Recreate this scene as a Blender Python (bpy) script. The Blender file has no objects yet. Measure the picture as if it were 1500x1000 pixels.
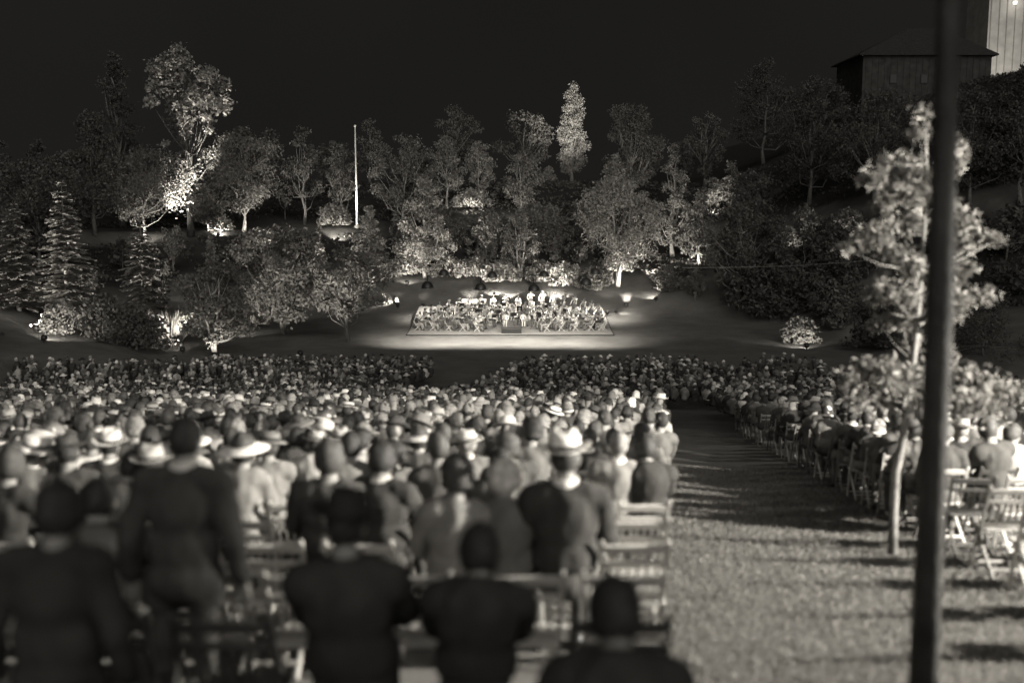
import bpy, math, random
import numpy as np
from mathutils import Vector, Matrix, noise as mnoise

SC = bpy.context.scene
COL = SC.collection
RNG = np.random.default_rng(11)
random.seed(5)
R = math.radians

# ------------------------------------------------------------------ camera model
TH = math.atan(200 / 1500)
CT, ST = math.cos(TH), math.sin(TH)

def ray(px, py):
    u = (px - 750) / 1500.0
    v = (500 - py) / 1500.0
    return u, CT + ST * v, -ST + CT * v

def P(px, py, d):
    u, a, b = ray(px, py)
    return Vector((u * d / a, d, b * d / a))

# ------------------------------------------------------------------ terrain
def sstep(a, b, x):
    t = np.clip((x - a) / (b - a), 0, 1)
    return t * t * (3 - 2 * t)

def ht(x, y):
    x = np.asarray(x, float); y = np.asarray(y, float)
    L = -1.85 - 0.168 * y
    k = 0.6
    z = -11 + k * np.logaddexp(0, (L + 11) / k)
    z = np.where(y < 0, -1.85 - 0.168 * np.maximum(y, -6), z)
    q = np.sqrt((x / 27.0) ** 2 + ((y - 80) / 19.0) ** 2)
    e = np.maximum(0, q - 1) * 21 + 1.3 * np.sin(x * 0.21 + 1.0) * sstep(0, .25, q - 1) * sstep(90, 100, y)
    e = np.maximum(0, e)
    f = 1.7 * sstep(0, 4, e) + 0.31 * np.clip(e - 4, 0, 15) + 1.5 * sstep(19, 21.5, e) + 0.06 * np.clip(e - 21.5, 0, 5) + 0.25 * np.maximum(0, e - 26.5)
    cap = 13.5
    f = np.where(f > cap - 4, cap - 4 + 4 * np.tanh((f - cap + 4) / 4), f)
    w = sstep(54, 78, y)
    z = z + f * w
    z = z + .05 * np.clip(y - 80, 0, 20) * (1 - .6 * sstep(12, 34, np.abs(x)))
    z = z + np.clip(0.42 * np.maximum(0, x - 30), 0, 14) * sstep(85, 115, y)
    z = z + 0.05 * np.sin(x * .7 + y * .3) * np.sin(y * .5 - x * .2) * sstep(96, 106, y)
    return z

def bed(x, y):
    q = np.sqrt((x / 27.0) ** 2 + ((y - 80) / 19.0) ** 2)
    e = np.maximum(0, q - 1) * 21
    n = 1.2 * np.sin(x * .5) + .8 * np.sin(y * .7 + x * .23)
    return sstep(8.5, 11, e + n) * sstep(60, 74, y) * (1 - .75 * sstep(19.5, 21, e + n * .3) * (1 - sstep(25.5, 27, e + n * .5)))

def hz(x, y):
    return float(ht(x, y))

def hit(px, py, far=260):
    u, a, b = ray(px, py)
    prev = 2.0
    d = 2.0
    while d < far:
        if b / a * d < hz(u / a * d, d):
            lo, hi = prev, d
            for _ in range(24):
                m = (lo + hi) / 2
                if b / a * m < hz(u / a * m, m): hi = m
                else: lo = m
            return Vector((u / a * hi, hi, hz(u / a * hi, hi)))
        prev = d
        d += 0.5
    x = u / a * 150
    return Vector((x, 150, hz(x, 150)))

# ------------------------------------------------------------------ materials
TINT = (1.0, 0.965, 0.90)
MATS = {}

def grey(v):
    return (v * TINT[0], v * TINT[1], v * TINT[2], 1)

def mat(name, val, rough=0.8, var=0.25, scale=8.0, bump=0.0, bscale=40.0, spec=0.3, detail=4, island=0.0):
    if name in MATS: return MATS[name]
    m = bpy.data.materials.new(name); m.use_nodes = True
    nt = m.node_tree; nt.nodes.clear()
    out = nt.nodes.new('ShaderNodeOutputMaterial')
    b = nt.nodes.new('ShaderNodeBsdfPrincipled')
    b.inputs['Roughness'].default_value = rough
    b.inputs['Specular IOR Level'].default_value = spec
    nt.links.new(b.outputs[0], out.inputs[0])
    tc = nt.nodes.new('ShaderNodeTexCoord')
    n = nt.nodes.new('ShaderNodeTexNoise'); n.inputs['Scale'].default_value = scale; n.inputs['Detail'].default_value = detail
    nt.links.new(tc.outputs['Object'], n.inputs['Vector'])
    r = nt.nodes.new('ShaderNodeValToRGB')
    r.color_ramp.elements[0].position = 0.3; r.color_ramp.elements[1].position = 0.7
    r.color_ramp.elements[0].color = grey(val * (1 - var)); r.color_ramp.elements[1].color = grey(val * (1 + var))
    nt.links.new(n.outputs['Fac'], r.inputs['Fac'])
    nt.links.new(r.outputs[0], b.inputs['Base Color'])
    if bump:
        n2 = nt.nodes.new('ShaderNodeTexNoise'); n2.inputs['Scale'].default_value = bscale; n2.inputs['Detail'].default_value = 5
        nt.links.new(tc.outputs['Object'], n2.inputs['Vector'])
        bp = nt.nodes.new('ShaderNodeBump'); bp.inputs['Strength'].default_value = bump; bp.inputs['Distance'].default_value = 0.02
        nt.links.new(n2.outputs['Fac'], bp.inputs['Height']); nt.links.new(bp.outputs[0], b.inputs['Normal'])
    MATS[name] = m
    return m

def leafmat(name, val, var=0.45, trans=0.3):
    if name in MATS: return MATS[name]
    m = bpy.data.materials.new(name); m.use_nodes = True
    nt = m.node_tree; nt.nodes.clear()
    out = nt.nodes.new('ShaderNodeOutputMaterial')
    g = nt.nodes.new('ShaderNodeNewGeometry')
    r = nt.nodes.new('ShaderNodeValToRGB')
    r.color_ramp.elements[0].color = grey(val * (1 - var)); r.color_ramp.elements[1].color = grey(val * (1 + var))
    nt.links.new(g.outputs['Random Per Island'], r.inputs['Fac'])
    d = nt.nodes.new('ShaderNodeBsdfDiffuse'); t = nt.nodes.new('ShaderNodeBsdfTranslucent')
    mx = nt.nodes.new('ShaderNodeMixShader'); mx.inputs[0].default_value = trans
    nt.links.new(r.outputs[0], d.inputs[0]); nt.links.new(r.outputs[0], t.inputs[0])
    nt.links.new(d.outputs[0], mx.inputs[1]); nt.links.new(t.outputs[0], mx.inputs[2])
    nt.links.new(mx.outputs[0], out.inputs[0])
    MATS[name] = m
    return m

def emat(name, strength):
    if name in MATS: return MATS[name]
    m = bpy.data.materials.new(name); m.use_nodes = True
    nt = m.node_tree; nt.nodes.clear()
    out = nt.nodes.new('ShaderNodeOutputMaterial'); e = nt.nodes.new('ShaderNodeEmission')
    e.inputs[0].default_value = grey(1); e.inputs[1].default_value = strength
    nt.links.new(e.outputs[0], out.inputs[0])
    MATS[name] = m
    return m

def lawnmat():
    m = bpy.data.materials.new('lawn_grass'); m.use_nodes = True
    nt = m.node_tree; nt.nodes.clear()
    N = nt.nodes.new; Lk = nt.links.new
    out = N('ShaderNodeOutputMaterial'); b = N('ShaderNodeBsdfPrincipled')
    b.inputs['Roughness'].default_value = 0.95; b.inputs['Specular IOR Level'].default_value = 0.15
    tc = N('ShaderNodeTexCoord')
    n1 = N('ShaderNodeTexNoise'); n1.inputs['Scale'].default_value = 0.45; n1.inputs['Detail'].default_value = 9; n1.inputs['Roughness'].default_value = .62
    n2 = N('ShaderNodeTexNoise'); n2.inputs['Scale'].default_value = 48; n2.inputs['Detail'].default_value = 6; n2.inputs['Roughness'].default_value = .7
    Lk(tc.outputs['Object'], n1.inputs['Vector']); Lk(tc.outputs['Object'], n2.inputs['Vector'])
    mx = N('ShaderNodeMath'); mx.operation = 'MULTIPLY'
    a1 = N('ShaderNodeMath'); a1.operation = 'MULTIPLY_ADD'; a1.inputs[1].default_value = .45; a1.inputs[2].default_value = 0.0
    Lk(n1.outputs['Fac'], a1.inputs[0])
    a2 = N('ShaderNodeMath'); a2.operation = 'MULTIPLY_ADD'; a2.inputs[1].default_value = .55
    Lk(n2.outputs['Fac'], a2.inputs[0]); Lk(a1.outputs[0], a2.inputs[2])
    r = N('ShaderNodeValToRGB'); r.color_ramp.elements[0].position = .34; r.color_ramp.elements[1].position = .66
    r.color_ramp.elements[0].color = grey(.075); r.color_ramp.elements[1].color = grey(.185)
    Lk(a2.outputs[0], r.inputs[0]); at = N('ShaderNodeAttribute'); at.attribute_name = 'bed'
    r2 = N('ShaderNodeValToRGB'); r2.color_ramp.elements[0].position = .34; r2.color_ramp.elements[1].position = .66
    r2.color_ramp.elements[0].color = grey(.012); r2.color_ramp.elements[1].color = grey(.05); Lk(a2.outputs[0], r2.inputs[0])
    mc = N('ShaderNodeMix'); mc.data_type = 'RGBA'; Lk(at.outputs['Fac'], mc.inputs[0]); Lk(r.outputs[0], mc.inputs[6]); Lk(r2.outputs[0], mc.inputs[7])
    Lk(mc.outputs[2], b.inputs['Base Color'])
    bp = N('ShaderNodeBump'); bp.inputs['Strength'].default_value = .8; bp.inputs['Distance'].default_value = .04
    Lk(n2.outputs['Fac'], bp.inputs['Height']); Lk(bp.outputs[0], b.inputs['Normal'])
    Lk(b.outputs[0], out.inputs[0])
    return m

# ------------------------------------------------------------------ mesh helpers
class MB:
    def __init__(s): s.v = []; s.f = []; s.m = []
    def add(s, vs, fs, mi=0):
        o = len(s.v); s.v += [tuple(p) for p in vs]
        for f in fs: s.f.append(tuple(i + o for i in f)); s.m.append(mi)
    def box(s, c, sz, rot=None, mi=0):
        x, y, z = sz[0] / 2, sz[1] / 2, sz[2] / 2
        vs = [Vector(q) for q in ((-x,-y,-z),(x,-y,-z),(x,y,-z),(-x,y,-z),(-x,-y,z),(x,-y,z),(x,y,z),(-x,y,z))]
        if rot is not None: vs = [rot @ q for q in vs]
        c = Vector(c)
        s.add([q + c for q in vs], [(0,3,2,1),(4,5,6,7),(0,1,5,4),(1,2,6,5),(2,3,7,6),(3,0,4,7)], mi)
    def bar(s, a, b, w, t, up=(0,0,1), mi=0):
        a = Vector(a); b = Vector(b); d = (b - a); L = d.length; d.normalize()
        x = d.cross(Vector(up))
        if x.length < 1e-4: x = d.cross(Vector((1,0,0)))
        x.normalize(); y = x.cross(d)
        M = Matrix((x, d, y)).transposed()
        s.box((a + b) / 2, (w, L, t), M, mi)
    def tube(s, pts, rad, n=8, mi=0, cap=True):
        pts = [Vector(p) for p in pts]
        if not hasattr(rad, '__len__'): rad = [rad] * len(pts)
        rings = []; ref = None
        for i, p in enumerate(pts):
            d = (pts[min(i + 1, len(pts) - 1)] - pts[max(i - 1, 0)])
            if d.length < 1e-9: d = Vector((0, 0, 1))
            d.normalize()
            if ref is None:
                ref = d.cross(Vector((0, 0, 1)))
                if ref.length < .1: ref = d.cross(Vector((1, 0, 0)))
            x = (ref - d * ref.dot(d)).normalized(); ref = x
            y = d.cross(x)
            rings.append([p + (x * math.cos(2 * math.pi * k / n) + y * math.sin(2 * math.pi * k / n)) * rad[i] for k in range(n)])
        vs = [q for r in rings for q in r]; fs = []
        for i in range(len(pts) - 1):
            for k in range(n):
                fs.append((i * n + k, i * n + (k + 1) % n, (i + 1) * n + (k + 1) % n, (i + 1) * n + k))
        if cap:
            fs.append(tuple(range(n - 1, -1, -1))); fs.append(tuple((len(pts) - 1) * n + k for k in range(n)))
        s.add(vs, fs, mi)
    def lathe(s, prof, n=16, c=(0,0,0), mi=0, sx=1, sy=1):
        vs = []; fs = []
        for r, z in prof:
            for k in range(n):
                a = 2 * math.pi * k / n
                vs.append((c[0] + r * math.cos(a) * sx, c[1] + r * math.sin(a) * sy, c[2] + z))
        for i in range(len(prof) - 1):
            for k in range(n):
                fs.append((i * n + k, i * n + (k + 1) % n, (i + 1) * n + (k + 1) % n, (i + 1) * n + k))
        s.add(vs, fs, mi)
    def ell(s, c, r, n=12, m=8, rot=None, mi=0):
        vs = []; fs = []
        for i in range(m + 1):
            t = math.pi * i / m
            for k in range(n):
                a = 2 * math.pi * k / n
                q = Vector((r[0] * math.sin(t) * math.cos(a), r[1] * math.sin(t) * math.sin(a), r[2] * math.cos(t)))
                if rot is not None: q = rot @ q
                vs.append(q + Vector(c))
        for i in range(m):
            for k in range(n):
                fs.append((i * n + k, (i + 1) * n + k, (i + 1) * n + (k + 1) % n, i * n + (k + 1) % n))
        s.add(vs, fs, mi)
    def capsule(s, a, b, ra, rb, n=10, mi=0):
        a = Vector(a); b = Vector(b); d = (b - a).normalized()
        pts = []; rr = []
        for t in (0.05, .35, .7):
            pts.append(a - d * ra * math.cos(t * math.pi / 2)); rr.append(ra * math.sin(t * math.pi / 2))
        pts += [a, b]; rr += [ra, rb]
        for t in (.7, .35, 0.05):
            pts.append(b + d * rb * math.cos(t * math.pi / 2)); rr.append(rb * math.sin(t * math.pi / 2))
        s.tube(pts, rr, n, mi)
    def mesh(s, name, mats, smooth=False):
        me = bpy.data.meshes.new(name)
        me.from_pydata(s.v, [], s.f)
        for m in mats: me.materials.append(m)
        if len(mats) > 1: me.polygons.foreach_set('material_index', s.m)
        if smooth: me.polygons.foreach_set('use_smooth', [True] * len(me.polygons))
        me.update()
        return me
    def build(s, name, mats, parent=None, smooth=False):
        if not isinstance(mats, (list, tuple)): mats = [mats]
        return link(name, s.mesh(name, mats, smooth), parent)

def link(name, data, parent=None):
    o = bpy.data.objects.new(name, data); COL.objects.link(o)
    if parent is not None: o.parent = parent
    return o

def tag(o, label=None, cat=None, group=None, kind=None):
    if label: o['label'] = label
    if cat: o['category'] = cat
    if group: o['group'] = group
    if kind: o['kind'] = kind
    return o

def empty(name, loc, rz=0):
    o = link(name, None); o.location = loc; o.rotation_euler = (0, 0, rz); o.empty_display_size = .1
    return o

def copy_tree(o, parent=None):
    c = o.copy(); COL.objects.link(c)
    if parent is not None:
        c.parent = parent
    for ch in o.children: copy_tree(ch, c)
    return c

def np_mesh(name, V, F, mats, mi=None, smooth=False):
    """V (n,3), F (m,k) arrays -> mesh, quickly"""
    me = bpy.data.meshes.new(name)
    m, k = F.shape
    me.vertices.add(len(V)); me.vertices.foreach_set('co', np.asarray(V, np.float32).ravel())
    me.loops.add(m * k); me.loops.foreach_set('vertex_index', np.asarray(F, np.int32).ravel())
    me.polygons.add(m); me.polygons.foreach_set('loop_start', np.arange(0, m * k, k, dtype=np.int32))
    me.polygons.foreach_set('loop_total', np.full(m, k, np.int32))
    for x in mats: me.materials.append(x)
    if mi is not None: me.polygons.foreach_set('material_index', np.asarray(mi, np.int32))
    if smooth: me.polygons.foreach_set('use_smooth', np.ones(m, bool))
    me.update(calc_edges=True)
    return me

ORD = ['', 'first', 'second', 'third', 'fourth', 'fifth', 'sixth', 'seventh', 'eighth', 'ninth', 'tenth', 'eleventh', 'twelfth', 'thirteenth',
       'fourteenth', 'fifteenth', 'sixteenth', 'seventeenth', 'eighteenth', 'nineteenth', 'twentieth', 'twenty-first', 'twenty-second',
       'twenty-third', 'twenty-fourth', 'twenty-fifth', 'twenty-sixth', 'twenty-seventh', 'twenty-eighth', 'twenty-ninth', 'thirtieth',
       'thirty-first', 'thirty-second', 'thirty-third', 'thirty-fourth', 'thirty-fifth', 'thirty-sixth', 'thirty-seventh', 'thirty-eighth',
       'thirty-ninth', 'fortieth', 'forty-first', 'forty-second', 'forty-third', 'forty-fourth', 'forty-fifth']

# ------------------------------------------------------------------ world, camera
w = bpy.data.worlds.new('World'); SC.world = w; w.use_nodes = True
nt = w.node_tree
bg = nt.nodes['Background']
bg.inputs[0].default_value = (1.0, 0.955, 0.90, 1)
tcw = nt.nodes.new('ShaderNodeTexCoord'); nw = nt.nodes.new('ShaderNodeTexNoise'); nw.inputs['Scale'].default_value = 2.2; nw.inputs['Detail'].default_value = 4
rw = nt.nodes.new('ShaderNodeValToRGB'); rw.color_ramp.elements[0].position = .35; rw.color_ramp.elements[1].position = .68
rw.color_ramp.elements[0].color = (.88, .84, .79, 1); rw.color_ramp.elements[1].color = (1.12, 1.07, 1.0, 1)
nt.links.new(tcw.outputs['Generated'], nw.inputs['Vector']); nt.links.new(nw.outputs['Fac'], rw.inputs['Fac']); nt.links.new(rw.outputs[0], bg.inputs[0])
bg.inputs[1].default_value = 0.0125

cam = bpy.data.cameras.new('camera')
co = link('camera', cam)
co.rotation_euler = (math.pi / 2 - TH, 0, 0)
cam.sensor_width = 36; cam.lens = 36.0
cam.clip_start = .1; cam.clip_end = 2000
cam.dof.use_dof = True; cam.dof.focus_distance = 78; cam.dof.aperture_fstop = .75
SC.camera = co
SC.view_settings.view_transform = 'Standard'
SC.view_settings.look = 'None'
SC.view_settings.exposure = 0
SC.view_settings.gamma = 1
SC.cycles.use_denoising = True
SC.cycles.max_bounces = 4; SC.cycles.diffuse_bounces = 2; SC.cycles.glossy_bounces = 1
SC.cycles.transmission_bounces = 2; SC.cycles.transparent_max_bounces = 4
SC.cycles.sample_clamp_indirect = 4

sun = bpy.data.lights.new('shadow_fill', 'SUN'); sun.energy = 1.15; sun.angle = R(70); sun.color = (1, .965, .91)  # added frontal fill that lifts the unlit tones, no visible source
so = link('shadow_fill', sun); so.rotation_euler = (R(62), 0, R(10))

# ------------------------------------------------------------------ ground
M_LAWN = lawnmat()
ys = np.concatenate([np.arange(-14, 20, .6), np.arange(20, 116, .9), np.arange(116, 420, 6.0)])
xs = np.concatenate([np.arange(-300, -48, 7.0), np.arange(-48, 48.1, .9), np.arange(49, 300, 7.0)])
X, Y = np.meshgrid(xs, ys)
Z = ht(X, Y)
V = np.stack([X.ravel(), Y.ravel(), Z.ravel()], 1)
nx = len(xs)
ii = (np.arange(len(ys) - 1)[:, None] * nx + np.arange(nx - 1)[None, :]).ravel()
F = np.stack([ii, ii + 1, ii + nx + 1, ii + nx], 1)
gm = np_mesh('ground', V, F, [M_LAWN], smooth=True)
at = gm.attributes.new('bed', 'FLOAT', 'POINT'); at.data.foreach_set('value', bed(X, Y).ravel().astype(np.float32))
g = link('ground', gm); tag(g, 'mown lawn sloping down to the stage and up the wooded hill', 'lawn', kind='structure')

# blades on the lawn aisle
def aisle_l(y): return 0.15 * y + 0.12
def aisle_r(y): return 3.05 + 0.13 * y
def blades(n):
    by = 4.2 + 16 * RNG.random(n) ** 1.3
    bx = aisle_l(by) - .5 + (aisle_r(by) - aisle_l(by) + 1.3) * RNG.random(n)
    bz = ht(bx, by)
    h = .018 + .03 * RNG.random(n); a = RNG.random(n) * 2 * np.pi; wd = .004 + .004 * RNG.random(n)
    lean = (RNG.random((n, 2)) - .5) * .05
    V = np.zeros((n, 3, 3))
    V[:, 0] = np.stack([bx - wd * np.cos(a), by - wd * np.sin(a), bz - .004], 1)
    V[:, 1] = np.stack([bx + wd * np.cos(a), by + wd * np.sin(a), bz - .004], 1)
    V[:, 2] = np.stack([bx + lean[:, 0], by + lean[:, 1], bz + h], 1)
    return V.reshape(-1, 3), np.arange(n * 3).reshape(n, 3)
bv, bf = blades(110000)
gr = link('grass', np_mesh('grass', bv, bf, [leafmat('grass_blade', .17, .5, .25)]))
tag(gr, 'short grass blades covering the open lawn aisle', 'grass', kind='stuff')

# ------------------------------------------------------------------ plants
BARK = mat('bark', .16, .9, .4, 6, .6, 30)
BARKP = mat('pale_bark', .34, .9, .35, 7, .5, 30)
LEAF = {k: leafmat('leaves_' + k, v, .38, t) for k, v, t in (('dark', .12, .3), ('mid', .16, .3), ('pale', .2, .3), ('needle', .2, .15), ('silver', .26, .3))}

def leaves(centers, radii, n, size, up=0.35, asp=0.6, flat=0.8, shell=0.6, stretch=None):
    centers = np.asarray(centers, float); radii = np.asarray(radii, float)
    wgt = radii ** 2; wgt = wgt / wgt.sum()
    idx = RNG.choice(len(centers), n, p=wgt)
    d = RNG.normal(size=(n, 3)); d /= np.linalg.norm(d, axis=1)[:, None]
    rr = RNG.random(n) ** shell * (1 + .25 * RNG.normal(size=n) * (RNG.random(n) < .3))
    off = d * (radii[idx] * rr)[:, None]
    off[:, 2] *= flat
    c = centers[idx] + off
    nn = RNG.normal(size=(n, 3)) + d * .6; nn[:, 2] += up * 2
    nn /= np.linalg.norm(nn, axis=1)[:, None]
    t = RNG.normal(size=(n, 3))
    if stretch is not None: t = t * .5 + np.asarray(stretch)
    t -= nn * (t * nn).sum(1)[:, None]; t /= np.linalg.norm(t, axis=1)[:, None]
    b = np.cross(nn, t)
    s = size * (.6 + .8 * RNG.random(n))
    V = np.zeros((n, 4, 3))
    V[:, 0] = c - t * (s / 2)[:, None]
    V[:, 1] = c + b * (s * asp / 2)[:, None] + t * (s * .1)[:, None]
    V[:, 2] = c + t * (s / 2)[:, None]
    V[:, 3] = c - b * (s * asp / 2)[:, None] + t * (s * .1)[:, None]
    return V.reshape(-1, 3), np.arange(n * 4).reshape(n, 4)

def envelope(kind, t):
    """half width (0..1) of the crown at height t (0 bottom..1 top)"""
    if kind == 'round': return math.sqrt(max(0, 1 - (2 * t - 1) ** 2)) ** .8
    if kind == 'cone': return (1 - t) ** .75 * min(1, t * 6 + .45)
    if kind == 'column': return min(1, t * 5 + .35) * (1 - t) ** .35
    if kind == 'vase': return min(1, .25 + 1.3 * t) * (1 - t ** 5)
    if kind == 'ragged': return (1 - t) ** .5 * min(1, t * 3 + .5)
    if kind == 'flame': return (1 - t) ** .6 * min(1, .45 + 1.8 * t)
    if kind == 'bush': return math.sqrt(max(0, 1 - t ** 2))
    return 1

def plant(name, px, pyb, pyt, wpx, kind, leaf, label, cat, dens=1.0, lsize=None, trunk_f=.25, bark=None, group='trees on the hillside', forks=1, clump=.15,
          sparse=False, base=None, clumps=None, up=.35):
    b = hit(px, pyb) if base is None else base
    d = b.y
    H = max(.3, (pyb - pyt) * d / 1500 * 1.0); Wd = wpx * d / 1500 / 2
    root = empty(name, b, 0)
    REG.append((px, pyb, pyt, wpx))
    tag(root, label, cat, group)
    lp = H * trunk_f
    cs = []; rs = []
    n_cl = int((52 if not sparse else 26) * dens) + 6
    cr = Wd * clump * 1.6 + .1
    if clumps is None:
        for i in range(n_cl):
            for _ in range(20):
                t = (i + random.random()) / n_cl
                if kind == 'cone': t = t ** 1.15
                if _ > 6: break
                e = envelope(kind, t)
                if random.random() < e + .15: break
            a = random.random() * 2 * math.pi
            rad = Wd * e * (random.random() ** .45) * .92
            z = lp + t * (H - lp) * .96
            cs.append((rad * math.cos(a), rad * math.sin(a), z)); rs.append(cr * random.uniform(.6, 1.25) * (.6 + .4 * e))
    else:
        for (cx, cz, r_) in clumps:
            cs.append((cx * Wd, random.uniform(-.45, .45) * Wd, cz * H)); rs.append(r_ * Wd * 1.45)
    if lsize is None: lsize = .28 if d > 70 else .14
    area = sum(r * r for r in rs) * 4
    n = int(np.clip(area / (lsize * lsize) * 3.6 * dens, 350, 11000))
    V, F = leaves(cs, rs, n, lsize, up=up, shell=.6)
    V[:, 2] = np.maximum(V[:, 2], .03)
    cname = 'crown' if 'tree' in name else 'foliage'
    crown = link(cname, np_mesh(cname, V, F, [LEAF[leaf]]), root)
    # stem and limbs
    tb = MB()
    r0 = max(.03, H * .017)
    bk = bark or BARK
    order = sorted(range(len(cs)), key=lambda i: -rs[i])[:26]
    topz = lp + (H - lp) * .8
    stems = []
    for k in range(forks):
        a = random.random() * 6.28 if forks > 1 else 0
        sp = Wd * .35 if forks > 1 else 0
        pts = []; rad = []
        for i in range(7):
            t = i / 6
            pts.append(Vector((sp * t * math.cos(a) + random.uniform(-.02, .02) * H * (i > 0), sp * t * math.sin(a) + random.uniform(-.02, .02) * H * (i > 0), topz * t - .15 * (i == 0))))
            rad.append(r0 * (1 - .8 * t) * (1.35 if i == 0 else 1))
        tb.tube(pts, rad, 7); stems.append(pts)
    for i in order:
        c = Vector(cs[i]); st = random.choice(stems)
        j = max(1, min(5, int(c.z / topz * 6 * (.62 if kind in ('vase', 'round') else .78))))
        s = st[j]
        m = s.lerp(c, .5) + Vector((0, 0, -.06 * H if kind != 'vase' else .0)) + Vector((random.uniform(-.1, .1), random.uniform(-.1, .1), 0)) * Wd
        tb.tube([s, m, c], [r0 * .42, r0 * .26, r0 * .08], 5)
    tname = 'trunk' if cname == 'crown' else 'stem'
    tb.build(tname, bk, root, True)
    return root

def spruce(px, pyb, pyt, wpx, label, leaf='needle', dens=1.0):
    b = hit(px, pyb); d = b.y
    H = (pyb - pyt) * d / 1500; Wd = wpx * 1.3 * d / 1500 / 2
    root = empty('spruce_tree', b); tag(root, label, 'spruce', 'spruces on the bank')
    tb = MB(); tb.tube([(0, 0, -.2), (.03, 0, H * .5), (0, .02, H * .98)], [H * .022, H * .013, .015], 7)
    V = []
    lev = int(19 * dens)
    for i in range(lev):
        t = .07 + .93 * i / lev
        L = Wd * ((1 - t) ** .8 + .07) * random.uniform(.85, 1.12)
        nb = 11 if t < .8 else 7
        ph = random.random() * 6
        for k in range(nb):
            a = ph + 6.283 * k / nb + random.uniform(-.2, .2)
            l = L * random.uniform(.72, 1.12)
            z0 = H * t + random.uniform(-.03, .03) * H
            dr = Vector((math.cos(a), math.sin(a), 0)); sd = Vector((-math.sin(a), math.cos(a), 0))
            def pt(s): return dr * (l * s) + Vector((0, 0, z0 + l * (.10 * s - .38 * s * s + .16 * s ** 3)))
            tb.tube([pt(0), pt(.5), pt(1)], [.03, .018, .006], 4)
            ns = max(6, int(l / .065))
            for q in range(ns):
                s = .12 + .9 * q / ns
                c = pt(s)
                for sg in (-1, 1):
                    if random.random() < .12: continue
                    ln = (.28 * l * (1.1 - s) + .13) * random.uniform(.7, 1.3)
                    tip = c + sd * (sg * ln * .85) + dr * ln * .55 + Vector((0, 0, random.uniform(-.1, .04)))
                    wv = dr * .10 + Vector((0, 0, random.uniform(-.02, .06)))
                    V += [c - wv, c + wv, tip + wv * .35, tip - wv * .5]
    tb.build('trunk', BARK, root, True)
    V = np.array([tuple(v) for v in V]); F = np.arange(len(V)).reshape(-1, 4)
    link('crown', np_mesh('crown', V, F, [LEAF[leaf]]), root)
    return root

def spiky(name, px, pyb, pyt, wpx, leaf, label, cat, n=900, lean=.5, group='shrubs and clumps along the bank'):
    b = hit(px, pyb); d = b.y
    H = (pyb - pyt) * d / 1500; Wd = wpx * d / 1500 / 2
    root = empty(name, b); tag(root, label, cat, group)
    V = np.zeros((n, 4, 3))
    a = RNG.random(n) * 2 * np.pi; r = Wd * .55 * RNG.random(n) ** .6
    bx, by = r * np.cos(a), r * np.sin(a) * .7
    h = H * (.45 + .6 * RNG.random(n)); ln = lean * (.3 + RNG.random(n))
    tx = bx + np.cos(a) * h * ln; ty = by + np.sin(a) * h * ln
    wv = .012 + .02 * RNG.random(n); aa = RNG.random(n) * 6.28
    wx, wy = wv * np.cos(aa), wv * np.sin(aa)
    V[:, 0] = np.stack([bx - wx, by - wy, bx * 0 - .05], 1); V[:, 1] = np.stack([bx + wx, by + wy, bx * 0 - .05], 1)
    V[:, 2] = np.stack([(bx + tx) / 2 + wx, (by + ty) / 2 + wy, h * .65], 1)
    V[:, 3] = np.stack([tx, ty, h], 1)
    link('foliage', np_mesh('foliage', V.reshape(-1, 3), np.arange(n * 4).reshape(n, 4), [LEAF[leaf]]), root)
    c = MB(); c.lathe([(Wd * .3, -.1), (Wd * .22, .06), (.01, .12)], 9); c.build('root_crown', BARK, root)
    return root

REG = []
T = 'deciduous_tree'; S = 'flowering_shrub'; SG = 'shrubs and clumps along the bank'
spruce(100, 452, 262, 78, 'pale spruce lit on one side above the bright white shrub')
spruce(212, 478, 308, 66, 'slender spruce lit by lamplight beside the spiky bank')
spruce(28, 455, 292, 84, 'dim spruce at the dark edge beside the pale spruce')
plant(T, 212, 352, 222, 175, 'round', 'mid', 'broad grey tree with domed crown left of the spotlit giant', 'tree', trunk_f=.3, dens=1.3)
plant('cottonwood_tree', 280, 345, 82, 122, 'ragged', 'silver', 'very tall spotlit tree with bright clumped leaves high against the sky', 'tree', trunk_f=.4, lsize=.42, bark=mat('shaded_bark', .07, .9, .4, 6, .6, 30), forks=2, dens=2.2,  # bark darkened to stand in for the unlit trunk
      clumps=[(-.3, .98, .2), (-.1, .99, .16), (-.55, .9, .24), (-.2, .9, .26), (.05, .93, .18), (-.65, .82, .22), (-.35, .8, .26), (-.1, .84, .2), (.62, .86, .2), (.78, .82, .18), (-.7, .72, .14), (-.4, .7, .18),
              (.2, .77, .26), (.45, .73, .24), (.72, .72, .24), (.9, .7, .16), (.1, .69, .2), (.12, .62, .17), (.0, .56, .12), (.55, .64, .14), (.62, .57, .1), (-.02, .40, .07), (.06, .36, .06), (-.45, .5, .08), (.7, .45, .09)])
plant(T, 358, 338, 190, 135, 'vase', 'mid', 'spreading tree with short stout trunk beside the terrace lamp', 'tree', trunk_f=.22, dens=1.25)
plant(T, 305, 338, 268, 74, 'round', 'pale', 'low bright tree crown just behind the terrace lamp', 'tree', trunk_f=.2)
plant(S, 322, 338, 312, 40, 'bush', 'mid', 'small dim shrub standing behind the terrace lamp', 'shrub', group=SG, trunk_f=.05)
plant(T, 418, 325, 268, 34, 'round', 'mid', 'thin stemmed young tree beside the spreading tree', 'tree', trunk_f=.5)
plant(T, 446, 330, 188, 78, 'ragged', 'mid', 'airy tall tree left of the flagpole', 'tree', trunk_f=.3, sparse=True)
plant(T, 500, 330, 212, 70, 'ragged', 'mid', 'leaning airy tree close beside the flagpole', 'tree', trunk_f=.3, sparse=True)
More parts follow.
